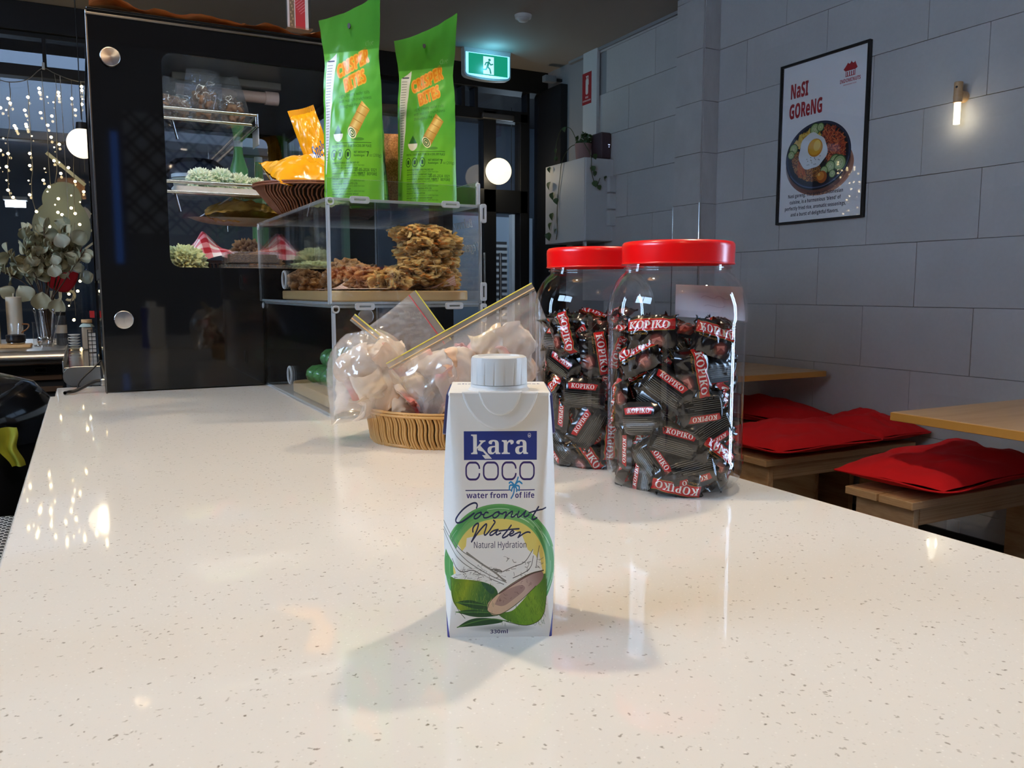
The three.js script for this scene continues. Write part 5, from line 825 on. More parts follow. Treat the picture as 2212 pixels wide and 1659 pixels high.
  part('frame', merge([box(-pw / 2, -pw / 2 + f, 0, ph, -0.008, 0.018), box(pw / 2 - f, pw / 2, 0, ph, -0.008, 0.018), box(-pw / 2 + f, pw / 2 - f, 0, f, -0.008, 0.018), box(-pw / 2 + f, pw / 2 - f, ph - f, ph, -0.008, 0.018)]), mat.black, o);
  part('print', new THREE.PlaneGeometry(pw - 2 * f, ph - 2 * f), M({ map: poster, roughness: 0.6 }), o, [0, ph / 2, 0.003]);
  part('glass_pane', box(-pw / 2 + f, pw / 2 - f, f, ph - f, 0.008, 0.0095), mat.clear, o);

  // wall lamp: oak tube, round mount and glowing acrylic rod
  const l = thing('wall_lamp', 'small oak wall lamp with glowing clear rod on the tiled wall', 'wall lamp', [3.34, 0.905, -2.355]);
  const glowM = M({ color: lin(1, 0.97, 0.85), emissive: lin(1, 0.93, 0.72), emissiveIntensity: 0.9, roughness: 0.3 });
  part('glow_rod', cyl(0.0135, 0.0135, 0.092, 24).translate(0, 0.046, 0), glowM, l);
  const oak = part('wood_tube', lathe([[0, 0.09], [0.0165, 0.09], [0.0175, 0.092], [0.0175, 0.172], [0.0165, 0.174], [0, 0.174]], 28), mat.orangeWood, l);
  part('sensor_eye', new THREE.SphereGeometry(0.005, 12, 8).translate(-0.016, 0.152, 0.003), mat.black, oak);
  part('wall_mount', cyl(0.024, 0.024, 0.04, 28).rotateZ(PI / 2).translate(0.027, 0.118, -0.004), mat.orangeWood, l);
  const pl = new THREE.PointLight(lin(1, 0.9, 0.62), 0.014); pl.position.set(3.34, C + 0.925, -2.355); pl.castShadow = true; scene.add(pl);

  // tables
  const mkT = (label, z0, z1) => {
    const t = thing('dining_table', label, 'table', [2.855, -C, (z0 + z1) / 2], 0, 'wooden dining tables'), d = (z1 - z0) / 2, w = 0.47;
    part('tabletop', box(-w, w, 0.72, 0.75, -d, d, 0.006), mat.orangeWood, t); part('edge_band', merge([box(-w - 0.001, w + 0.001, 0.7215, 0.7485, d - 0.002, d + 0.0015, 0.002), box(-w - 0.0015, -w + 0.002, 0.7215, 0.7485, -d, d, 0.002)]), M({ color: lin(0.62, 0.3, 0.06), roughness: 0.4 }), t);
    part('pedestal', cyl(0.035, 0.035, 0.7, 20).translate(0, 0.36, 0), mat.black, t); part('foot_plate', cyl(0.2, 0.21, 0.015, 32).translate(0, 0.0085, 0), mat.black, t);
    return t;
  };
  mkT('pale wooden table beside the wall under the glowing lamp', -1.86, -1.26); mkT('pale wooden table farther back, its edge behind the noted jar', -3.58, -2.98);
  // benches
  const mkB = (label, x0, x1, z0, z1) => {
    const b = thing('bench', label, 'bench', [0, -C, 0], 0, 'pale wooden benches'), zm = (z0 + z1) / 2, top = 0.47, ap = 0.06;
    part('seat_board', box(x0, x1, top - 0.028, top, z0, zm - 0.004, 0.004), mat.paleWood, b); part('seat_board', box(x0, x1, top - 0.028, top, zm + 0.004, z1, 0.004), mat.paleWood, b);
    for (const x of [x0 + 0.035, x1 - 0.065]) part('leg', box(x, x + 0.03, 0, top - 0.03, z0 + 0.02, z1 - 0.02, 0.004), mat.paleWood, b);
    part('apron', box(x0 + 0.066, x1 - 0.066, top - 0.03 - ap, top - 0.03, z1 - 0.04, z1 - 0.02, 0.003), mat.paleWood, b); part('apron', box(x0 + 0.066, x1 - 0.066, top - 0.03 - ap, top - 0.03, z0 + 0.02, z0 + 0.04, 0.003), mat.paleWood, b);
    return b;
  };
  mkB('pale wooden bench at the near table, its bare end beside the counter', 2.355, 3.33, -2.006, -1.737);
  mkB('pale wooden bench behind the near table, ending beside the noted jar', 2.42, 3.33, -2.72, -2.455);
  mkB('pale wooden bench along the wall in the corner behind the second jar', 3.02, 3.36, -3.75, -2.76);
  // cushions
  const red = M({ map: dataTex(128, (u, v) => { const t = ((Math.floor(u * 128) + Math.floor(v * 128)) & 1) * 10; return [214 + t, 6 + t * 0.2, 16 + t * 0.2]; }), roughness: 0.9, sheen: 0.3, sheenColor: lin(0.4, 0.02, 0.03) }, true);
  red.map.repeat.set(4, 4);
  const cush = (W, D, Th, seed) => { const h = (s) => sheet(34, 26, (u, v) => { const e = Math.pow(Math.sin(PI * Math.min(0.9995, Math.max(0.0005, u))), 0.42) * Math.pow(Math.sin(PI * Math.min(0.9995, Math.max(0.0005, v))), 0.42), p = 1 - 0.03 * (1 - Math.abs(2 * u - 1) ** 2) * 0, n = fbm(u * 2.4 + seed, v * 2.4, seed, 3); return [(u - 0.5) * W * (1 - 0.025 * Math.sin(PI * v)), (s > 0 ? Th * 0.62 : -Th * 0.38) * e * (1 + (s > 0 ? 0.4 : 0.1) * n) + (s > 0 ? 0.004 * n : 0), (v - 0.5) * D * (1 - 0.03 * Math.sin(PI * u))]; }); const a = h(1), b = h(-1); a.index.array.reverse(); a.computeVertexNormals(); return [a, b]; };
  const mkC = (label, x, z, W, D, Th, seed, turn) => { const o = thing('cushion', label, 'cushion', [x, -C + 0.4715 + Th * 0.38, z], turn, 'red seat cushions on the benches'); const [a, b] = cush(W, D, Th, seed); part('cover_top', a, red, o); part('cover_bottom', b, red, o); part('piping', tube([[-W / 2, 0, -D / 2], [0, 0, -D / 2 * 0.97], [W / 2, 0, -D / 2], [W / 2 * 0.975, 0, 0], [W / 2, 0, D / 2], [0, 0, D / 2 * 0.97], [-W / 2, 0, D / 2], [-W / 2 * 0.975, 0, 0], [-W / 2, 0, -D / 2]], 0.0035, 80, 6), red, o); return o; };
  mkC('red cushion overhanging the bare end of the near table bench', 2.72, -1.875, 0.72, 0.40, 0.13, 3, 0.08);
  mkC('red cushion lying nearer the jar on the bench behind the near table', 2.72, -2.60, 0.62, 0.42, 0.12, 8, 0.03);
  mkC('red cushion against the wall end of the bench behind the near table', 3.20, -2.62, 0.33, 0.42, 0.125, 14, 0.02);
  mkC('red cushion on the wall bench at the back, behind the noted jar', 3.17, -3.3, 0.34, 0.84, 0.12, 21, 0);
  one('floor_sticker', box(-0.03, 0.03, -0.03, 0.03, -0.002, 0.002), mat.white, 'small white power point cover low on the wall under the bench', 'socket', [3.386, -0.835, -2.29], [0, PI / 2, 0]);
}
// ---------- far corner: white meter box, plant, speaker, signs, globe ----------
{
  const bx = thing('meter_box', 'white wall box with hinged side in the far corner under the plant', 'wall box', [0, 0, 0]);
  const wm = M({ color: lin(0.58, 0.59, 0.6), roughness: 0.5 });
  part('case', box(3.158, 3.398, 0.552, 1.128, -5.57, -5.02, 0.004), wm, bx); part('door', box(3.162, 3.396, 0.556, 1.124, -5.02, -5.006, 0.003), wm, bx);
  for (let k = 0; k < 3; k++) part('hinge', box(3.335, 3.40, 0.66 + k * 0.117, 0.768 + k * 0.117, -5.006, -4.965, 0.006), wm, bx);
  part('bracket', box(3.2, 3.22, 0.5, 0.552, -5.1, -5.08), mat.white, bx);
  const pot = thing('potted_plant', 'small leafy trailing plant in a dusty pink pot on the white wall box', 'potted plant', [3.245, 1.1285, -5.18]);
  part('pot', lathe([[0, 0.001], [0.05, 0.001], [0.06, 0.11], [0.062, 0.118], [0.057, 0.118], [0.055, 0.1], [0, 0.098]], 32), M({ color: lin(0.34, 0.2, 0.19), roughness: 0.7 }), pot);
  const leafM = M({ color: lin(0.045, 0.1, 0.03), roughness: 0.5, side: THREE.DoubleSide }), stemM = M({ color: lin(0.05, 0.07, 0.025), roughness: 0.7 });
  const leaf = (L, W) => sheet(6, 6, (u, v) => { const w = W * Math.pow(Math.sin(PI * Math.pow(Math.max(0.001, v), 0.6)), 1) * (u - 0.5), y = v * L; return [w, -y, 0.006 * Math.sin(v * 3) + Math.abs(w) * 0.35]; });
  const lf = leaf(0.05, 0.045), small = leaf(0.03, 0.03);
  for (let k = 0; k < 60; k++) { const a = rr(0, 6.28), r = rr(0, 0.06); part('leaf', small, leafM, pot, [r * Math.cos(a), 0.115 + rr(0, 0.075) * (1.2 - r * 8), r * Math.sin(a)], [rr(-2.4, 0.4), a, rr(-1, 1)]); }
  const vine = (pts, leaves) => { part('stem', tube(pts, 0.0025, 40, 5), stemM, pot); leaves.forEach(([x, y, z, s, t]) => part('leaf', lf, leafM, pot, [x, y, z], [0.2 * s, -PI / 2 + t, t * 0.4]).scale.setScalar(s)); };
  vine([[-0.03, 0.12, 0.01], [-0.075, 0.1, -0.05], [-0.097, 0.01, -0.13], [-0.095, -0.09, -0.16], [-0.094, -0.22, -0.19], [-0.096, -0.36, -0.2], [-0.094, -0.48, -0.2], [-0.096, -0.55, -0.21]], [[-0.1, -0.01, -0.3, 0.9, 0.3], [-0.1, -0.12, -0.29, 1.3, -0.1], [-0.1, -0.2, -0.25, 1.2, 0.3], [-0.1, -0.245, -0.21, 1.0, 0.7], [-0.1, -0.35, -0.25, 1.2, 0.1], [-0.1, -0.42, -0.27, 1.3, -0.2], [-0.1, -0.49, -0.31, 1.3, 0.5], [-0.1, -0.47, -0.2, 0.9, -0.4]]);
  vine([[-0.02, 0.12, 0.04], [-0.05, 0.1, 0.1], [-0.045, 0, 0.178], [-0.04, -0.1, 0.178], [0.0, -0.2, 0.178], [0.03, -0.14, 0.178]], [[-0.03, 0.02, 0.182, 0.9, 1.6], [-0.04, -0.06, 0.182, 0.9, 1.2], [-0.03, -0.1, 0.182, 0.9, 1.9], [-0.02, -0.16, 0.182, 1.0, 1.0], [0.06, -0.13, 0.182, 0.9, 2.2], [0.01, -0.19, 0.182, 0.8, 1.5]]);
  vine([[-0.03, 0.12, -0.02], [-0.05, 0.24, -0.1], [-0.06, 0.25, -0.2], [-0.07, 0.15, -0.26], [-0.08, 0.02, -0.27]], [[-0.06, 0.26, -0.16, 0.8, 0.4], [-0.07, 0.12, -0.26, 0.7, 0.2], [-0.08, 0.06, -0.25, 0.7, 0.8]]);
  const sp = thing('speaker', 'dusty purple upright speaker with tiny lights beside the potted plant', 'speaker', [3.34, 1.1285, -5.1]);
  part('cabinet', box(-0.038, 0.045, 0.001, 0.185, -0.07, 0.07, 0.012), M({ color: lin(0.075, 0.045, 0.055), roughness: 0.7 }), sp);
  for (const [x, y] of [[0.022, 0.1], [0.03, 0.1], [0.026, 0.085]]) part('status_light', new THREE.SphereGeometry(0.003, 8, 6).translate(x, y, 0.071), M({ color: 0xffffff, emissive: lin(0.5, 0.6, 1), emissiveIntensity: 1.5 }), sp);
  const fs = thing('fire_extinguisher_sign', 'red fire extinguisher sign on the white board in the far corner', 'sign', [3.359, 1.56, -5.318], -PI / 2);
  part('plate', box(-0.062, 0.062, 0, 0.225, -0.002, 0), [0, 0, 0, 0, 1, 0].map((k) => k ? M({ map: tex(256, 464, (c) => { c.fillStyle = '#a81f24'; c.fillRect(0, 0, 256, 464); c.fillStyle = '#e8e4e4'; c.beginPath(); c.roundRect(92, 90, 72, 230, 30); c.fill(); c.fillRect(112, 50, 32, 50); c.fillRect(100, 48, 70, 16); c.fillRect(164, 64, 12, 120); c.font = 'bold 40px Arial'; c.fillText('FIRE', 84, 374); c.font = 'bold 30px Arial'; c.fillText('EXTINGUISHER', 18, 420, 220); }), roughness: 0.5 }) : mat.white), fs);
  // exit sign
  const ex = thing('exit_sign', 'glowing green running man exit sign hung from the ceiling over the door', 'exit sign', [2.69, 1.722, -5.62], -0.02);
  const S = new THREE.Shape(); S.moveTo(-0.182, 0.205); S.lineTo(-0.182, 0.035); S.quadraticCurveTo(-0.178, 0.012, -0.15, 0.008); S.quadraticCurveTo(0, -0.014, 0.15, 0.008); S.quadraticCurveTo(0.178, 0.012, 0.182, 0.035); S.lineTo(0.182, 0.205); S.closePath();
  part('housing', extr(S, 0.05, 0.004).translate(0, 0, -0.03), M({ color: lin(0.5, 0.55, 0.55), roughness: 0.4 }), ex);
  const T = new THREE.Shape(); T.moveTo(-0.17, 0.172); T.lineTo(-0.17, 0.042); T.quadraticCurveTo(-0.168, 0.024, -0.148, 0.021); T.quadraticCurveTo(0, 0.001, 0.148, 0.021); T.quadraticCurveTo(0.168, 0.024, 0.17, 0.042); T.lineTo(0.17, 0.172); T.closePath();
  part('edge_light', extr(T, 0.006, 0.003).translate(0, 0, 0.022), M({ color: 0xffffff, emissive: lin(0.2, 0.62, 0.95), emissiveIntensity: 1.0, roughness: 0.4 }), ex);
  const pic = tex(512, 256, (c) => {
    c.fillStyle = '#0f8a6c'; c.fillRect(0, 0, 512, 256); c.fillStyle = '#b9e6ff'; c.fillRect(190, 22, 140, 222); c.strokeStyle = '#0f7a62'; c.fillStyle = '#0f7a62'; c.lineCap = 'round'; c.lineJoin = 'round';
    c.beginPath(); c.arc(272, 62, 16, 0, 7); c.fill(); const ln = (w, ...p) => { c.lineWidth = w; c.beginPath(); c.moveTo(...p[0]); p.slice(1).forEach((q) => c.lineTo(...q)); c.stroke(); };
    ln(26, [262, 92], [246, 146]); ln(15, [258, 92], [228, 100], [214, 130]); ln(15, [268, 94], [288, 122], [314, 112]); ln(18, [246, 148], [276, 176], [288, 226]); ln(18, [244, 150], [226, 186], [176, 190]);
  });
  const face = part('picture_panel', new THREE.PlaneGeometry(0.31, 0.142), M({ color: 0x000000, emissive: 0xffffff, emissiveMap: pic, emissiveIntensity: 0.9, roughness: 0.4 }), ex, [0, 0.098, 0.0322]);
  const el = new THREE.PointLight(lin(0.15, 0.6, 0.85), 0.08); el.position.set(2.69, C + 1.81, -5.5); el.castShadow = true; scene.add(el);
  const am = thing('alarm_sensor', 'small grey sensor box high on the black frame near the ceiling', 'sensor', [3.3, 1.8, -5.75]);
  part('body', box(-0.06, 0.04, 0, 0.05, -0.03, 0.03, 0.008), M({ color: lin(0.2, 0.21, 0.23), roughness: 0.5 }), am); part('arm', box(0.04, 0.1, 0.015, 0.035, -0.01, 0.01), mat.black, am);
  // glowing globes: one on an arm from the door post, one hung on a cord
  const ball = (label, cat, name, p, r, I) => {
    const g = thing(name, label, cat, p);
    part('globe', new THREE.SphereGeometry(r, 40, 28), M({ color: 0xffffff, emissive: lin(1, 0.85, 0.6), emissiveIntensity: 1.1, roughness: 0.3 }), g);
    const l = new THREE.PointLight(lin(1, 0.83, 0.56), I); l.position.set(p[0], C + p[1], p[2]); l.castShadow = true; scene.add(l); return g;
  };
  const ga = ball('glowing warm globe lamp on the dark post of the far door', 'wall lamp', 'globe_wall_lamp', [2.905, 1.118, -5.86], 0.1, 0.1);
  part('arm', rod([0, 0, -0.09], [0, 0, -0.135], 0.012, 10), mat.black, ga); part('back_plate', cyl(0.045, 0.045, 0.012, 24).rotateX(PI / 2).translate(0, 0, -0.134), mat.black, ga);
  const gb = ball('glowing warm globe pendant cut by the edge of the black cabinet', 'pendant lamp', 'globe_pendant', [0.036, 0.84, -4.15], 0.064, 0.25), hh = TOP - 0.84;
  part('cap', cyl(0.022, 0.026, 0.03, 20).translate(0, 0.073, 0), mat.black, gb); part('cord', cyl(0.0025, 0.0025, hh - 0.1, 6).translate(0, (hh + 0.1) / 2, 0), mat.black, gb); part('ceiling_rose', cyl(0.04, 0.045, 0.02, 24).translate(0, hh - 0.011, 0), mat.black, gb);
}
// ---------- woven pendants over the staff side, lattice screen behind the viewer ----------
{
  const cane = M({ map: tex(512, 256, (c) => { c.fillStyle = '#b98f5c'; c.fillRect(0, 0, 512, 256); for (let j = 0; j < 16; j++) for (let i = 0; i < 32; i++) { c.fillStyle = (i + j) % 2 ? '#8a6236' : '#cfa672'; c.fillRect(i * 16 + 1, j * 16 + 2, 14, 11); c.fillStyle = '#3a2512'; c.fillRect(i * 16, j * 16 + 13, 16, 3); } }, true), roughness: 0.7, transmission: 0.35, thickness: 0, side: THREE.DoubleSide }, true);
  cane.map.repeat.set(2, 1);
  const bulbM = M({ color: 0xffffff, emissive: lin(1, 0.82, 0.55), emissiveIntensity: 10 });
  const names = ['woven cane pendant lamp over the far end of the staff side', 'woven cane pendant lamp over the counter beside the viewer', 'woven cane pendant lamp over the counter end behind the viewer', 'woven cane pendant lamp over the back bench by the shop window'];
  let proto;
  PENDANTS.forEach(([x, y, z, I], i) => {
    if (!proto) {
      proto = thing('cane_pendant', names[0], 'pendant lamp', [x, y, z], 0, 'woven cane pendants');
      part('shade', cyl(0.14, 0.15, 0.22, 40, true).translate(0, 0.02, 0), cane, proto);
      part('shade_ring', merge([new THREE.TorusGeometry(0.15, 0.003, 6, 48).rotateX(PI / 2).translate(0, -0.09, 0), new THREE.TorusGeometry(0.14, 0.003, 6, 48).rotateX(PI / 2).translate(0, 0.13, 0), rod([-0.14, 0.13, 0], [0.14, 0.13, 0], 0.002), rod([0, 0.13, -0.14], [0, 0.13, 0.14], 0.002)]), mat.black, proto);
      part('bulb', new THREE.SphereGeometry(0.032, 20, 14), bulbM, proto); part('socket', cyl(0.016, 0.018, 0.07, 16).translate(0, 0.066, 0), mat.black, proto);
      part('cord', cyl(0.0028, 0.0028, TOP - y - 0.1, 6).translate(0, (TOP - y + 0.1) / 2, 0), mat.black, proto); part('ceiling_rose', cyl(0.045, 0.05, 0.02, 24).translate(0, TOP - y - 0.011, 0), mat.black, proto);
    } else copy(proto, names[i], [x, y, z]);
    const l = new THREE.PointLight(lin(...WARM), I); l.position.set(x, C + y, z); l.shadow.radius = 1.6; l.castShadow = true; scene.add(l);
  });
  const s = thing('lattice_screen', 'pale lattice screen with dark diagonal bars on the rear wall', 'screen', [0.7, 0.62, ZR - 0.012], PI);
  part('board', box(-0.38, 0.38, 0, 0.85, -0.01, 0.006), M({ color: lin(0.8, 0.79, 0.76), roughness: 0.7 }), s);
  const bar = M({ color: lin(0.02, 0.018, 0.016), roughness: 0.6 });
  for (let d = 0; d < 2; d++) for (let i = -9; i <= 9; i++) {
    const sgn = d ? 1 : -1, c0 = i * 0.105 + (i & 1 ? 0.02 : -0.02), x0 = -0.38, x1 = 0.38; let a = [x0, 0.425 + sgn * (x0 - c0)], b = [x1, 0.425 + sgn * (x1 - c0)];
    const clip = (p) => { if (p[1] < 0) return [c0 + (0 - 0.425) / sgn, 0]; if (p[1] > 0.85) return [c0 + (0.85 - 0.425) / sgn, 0.85]; return p; }; a = clip(a); b = clip(b);
    if (a[0] < x0 - 0.001 || a[0] > x1 || b[0] < x0 || b[0] > x1 + 0.001 || Math.hypot(a[0] - b[0], a[1] - b[1]) < 0.05) continue;
    const L = Math.hypot(b[0] - a[0], b[1] - a[1]); part('bar', box(-L / 2, L / 2, -0.008, 0.008, 0.006, 0.016 + d * 0.004), bar, s, [(a[0] + b[0]) / 2, (a[1] + b[1]) / 2, 0], [0, 0, Math.atan2(b[1] - a[1], b[0] - a[0])]);
  }
}
// ---------- fairy lights in the shop window ----------
{
  const ZF = -5.965, wireM = M({ color: lin(0.2, 0.19, 0.17), roughness: 0.6 }), bulbM = M({ color: lin(1, 0.9, 0.7), emissive: lin(1, 0.78, 0.42), emissiveIntensity: 9 });
  const DATA = [[[[-0.37,1.47],[-0.391,1.234],[-0.402,0.978],[-0.42,0.719]],[[-0.378,1.292],[-0.394,1.042],[-0.402,0.939]]],[[[-0.324,1.45],[-0.323,1.367],[-0.338,1.271],[-0.337,1.194],[-0.352,1.116],[-0.351,1.046],[-0.362,0.948],[-0.363,0.884],[-0.363,0.787],[-0.35,0.755]],[[-0.335,1.35],[-0.326,1.324],[-0.349,1.282],[-0.311,1.193],[-0.304,1.178],[-0.374,1.114],[-0.354,1.026],[-0.367,0.948],[-0.372,0.867],[-0.367,0.809],[-0.343,0.767]]],[[[-0.229,1.473],[-0.225,1.39],[-0.231,1.313],[-0.23,1.21],[-0.229,1.12],[-0.232,1.022],[-0.23,0.957],[-0.241,0.859],[-0.241,0.76],[-0.227,0.688]],[[-0.231,1.369],[-0.252,1.29],[-0.248,1.265],[-0.25,1.207],[-0.248,1.194],[-0.223,1.14],[-0.24,1.035],[-0.244,0.963],[-0.256,0.872],[-0.255,0.787],[-0.224,0.687]]],[[[-0.151,1.533],[-0.15,1.45],[-0.148,1.373],[-0.147,1.269],[-0.141,1.192],[-0.141,1.088],[-0.142,1.009],[-0.141,0.93],[-0.139,0.851]],[[-0.169,1.427],[-0.167,1.403],[-0.128,1.381],[-0.169,1.283],[-0.134,1.212],[-0.166,0.95],[-0.177,0.879],[-0.147,0.841],[-0.158,0.811]]],[[[-0.082,1.522],[-0.075,1.426],[-0.088,1.353],[-0.087,1.262],[-0.088,1.164],[-0.094,1.065],[-0.095,1.006],[-0.102,0.933],[-0.115,0.859]],[[-0.066,1.414],[-0.065,1.394],[-0.096,1.353],[-0.109,1.269],[-0.12,1.142],[-0.107,1.082],[-0.078,1.102],[-0.112,1.001],[-0.084,0.993],[-0.079,0.926],[-0.101,0.771],[-0.121,0.733],[-0.108,0.687],[-0.086,0.674]]],[[[0.008,1.496],[0.006,1.402],[0.006,1.31],[0.004,1.218],[0.007,1.139],[-0.001,1.039],[-0.007,0.972],[-0.007,0.906],[-0.013,0.805],[-0.016,0.684]],[[0.005,1.385],[0.021,1.318],[0.027,1.233],[-0.036,0.964],[-0.003,0.882],[-0.029,0.794],[-0.013,0.684],[-0.033,0.717]]],[[[0.059,1.499],[0.063,1.407],[0.056,1.315],[0.056,1.209],[0.055,0.943]],[[0.063,1.463],[0.063,1.44],[0.064,1.388],[0.059,1.356],[0.042,0.821],[0.018,0.756]]],[[[-0.016,0.627],[-0.027,0.543],[-0.028,0.439],[-0.035,0.363],[-0.034,0.292],[-0.051,0.176],[-0.071,0.113],[-0.052,0.171],[-0.043,0.108],[-0.044,0.044]],[[-0.124,0.52],[-0.142,0.432],[-0.037,0.363],[-0.007,0.263],[-0.024,0.2],[-0.078,0.108],[-0.055,0.018],[-0.074,0.182],[-0.03,0.543],[0.009,0.617],[-0.158,0.598]]]];
  const where = ['cut off by the shaded end of the shop window', 'hanging in front of the woven shade', 'hanging between the two wall hooks', 'hanging straight below the wall hook', 'falling over the pale drink decal', 'falling in front of the glowing globe', 'running beside the edge of the black cabinet', 'hanging low past the red stocking'];
  const bulbG = new THREE.SphereGeometry(0.0085, 10, 8), bulbS = new THREE.SphereGeometry(0.0045, 8, 6);
  DATA.forEach(([w, b], i) => {
    const o = thing('fairy_light_string', 'fairy light string ' + where[i], 'fairy lights', [0, 0, ZF], 0, 'fairy light strings in the window');
    part('wire', tube(w.map(([x, y], k) => [x, y, 0.004 * Math.sin(k * 2)]), 0.0022, 40, 5), wireM, o);
    b.forEach(([x, y], k) => part('bulb', k % 3 === 2 ? bulbS : bulbG, bulbM, o, [x, y, 0.008]));
  });
  const sw = thing('fairy_light_cable', 'pale swagged cable that carries the hanging fairy light strings', 'cable', [0, 0, ZF]);
  part('cable', tube([[-0.6, 1.55, 0], [-0.404, 1.466, 0], [-0.327, 1.449, 0], [-0.232, 1.473, 0], [-0.139, 1.552, 0], [-0.082, 1.528, 0], [0.008, 1.5, 0], [0.083, 1.495, 0], [0.3, 1.55, 0]], 0.0028, 60, 6), wireM, sw);
  part('hook', box(-0.147, -0.131, 1.545, 1.585, -0.018, 0.006, 0.003), mat.white, sw);
}
// ---------- decals on the glass, stocking ----------
{
  const dm = M({ color: lin(0.3, 0.36, 0.3), roughness: 0.7, transmission: 0.35, thickness: 0 }, true), lm = M({ color: lin(0.6, 0.6, 0.46), roughness: 0.7 });
  const S = new THREE.Shape(); S.moveTo(-0.06, 0.885); S.bezierCurveTo(0.02, 0.88, 0.04, 0.8, 0.02, 0.75); S.bezierCurveTo(0.06, 0.7, 0.09, 0.62, 0.06, 0.53); S.bezierCurveTo(0.0, 0.42, -0.18, 0.42, -0.24, 0.53); S.bezierCurveTo(-0.28, 0.62, -0.24, 0.7, -0.19, 0.74); S.bezierCurveTo(-0.21, 0.82, -0.14, 0.89, -0.06, 0.885);
  const d = thing('window_decal', 'pale round drink decal with straw on the shop window glass', 'decal', [0, 0, -6.043]);
  part('drink_shape', extr(S, 0.0012), dm, d); part('straw', box(-0.011, 0.011, -0.14, 0.14, 0.0013, 0.0025, 0.0004), M({ color: lin(0.5, 0.52, 0.4), roughness: 0.7 }), d, [-0.05, 0.965, 0], [0, 0, 0.83]);
  const w = thing('window_lettering', 'pale reversed lettering low on the shop window glass', 'lettering', [0, 0, -6.044]);
  for (const [x, y] of [[-0.167, 0.588], [-0.023, 0.6]]) part('letter', new THREE.TorusGeometry(0.034, 0.011, 6, 28).scale(1, 1, 0.1), lm, w, [x, y, 0.001]);
  part('letter', new THREE.TorusGeometry(0.03, 0.009, 6, 20, PI * 1.45).rotateZ(-PI * 0.72).scale(1, 1, 0.1), lm, w, [-0.073, 0.172, 0.001]);
  part('letter', merge([new THREE.TorusGeometry(0.024, 0.009, 6, 16, PI).rotateZ(PI).scale(1, 1, 0.1).translate(0, -0.008, 0), box(-0.033, -0.015, -0.01, 0.03, -0.0005, 0.0008), box(0.015, 0.033, -0.01, 0.03, -0.0005, 0.0008)]), lm, w, [-0.148, 0.172, 0.001]);
  part('letter', merge([box(-0.006, 0.006, -0.05, 0.05, -0.0005, 0.0008).rotateZ(-0.9), box(-0.006, 0.006, -0.05, 0.05, -0.0005, 0.0008).rotateZ(-0.9).translate(0.03, -0.06, 0)]), lm, w, [0.04, 0.56, 0.001]);
  const st = thing('christmas_stocking', 'red felt Christmas stocking with pale cuff hanging at the shop window', 'stocking', [0, 0, -5.9]);
  const K = new THREE.Shape(); K.moveTo(-0.107, 0.36); K.lineTo(-0.02, 0.325); K.bezierCurveTo(-0.03, 0.26, -0.05, 0.23, -0.08, 0.205); K.bezierCurveTo(-0.13, 0.19, -0.2, 0.24, -0.205, 0.29); K.bezierCurveTo(-0.19, 0.33, -0.13, 0.3, -0.107, 0.36);
  const felt = M({ color: lin(0.4, 0.008, 0.012), roughness: 0.95 });
  part('foot', extr(K, 0.03, 0.01), felt, st); const T = new THREE.Shape(); T.moveTo(-0.1, 0.5); T.lineTo(0.002, 0.47); T.lineTo(-0.02, 0.35); T.lineTo(-0.107, 0.375); T.closePath(); part('leg', extr(T, 0.03, 0.01), felt, st);
  part('cuff', (() => { const Q = new THREE.Shape(); Q.moveTo(-0.115, 0.385); Q.lineTo(-0.012, 0.345); Q.lineTo(-0.016, 0.32); Q.lineTo(-0.12, 0.355); Q.closePath(); return extr(Q, 0.036, 0.011).translate(0, 0, -0.003); })(), M({ color: lin(0.3, 0.3, 0.28), roughness: 0.95 }), st);
  part('hanging_loop', tube([[-0.05, 0.49, 0.015], [-0.05, 0.7, 0.015], [-0.052, 1.5, 0.0]], 0.0018, 12, 5), mat.white, st);
}
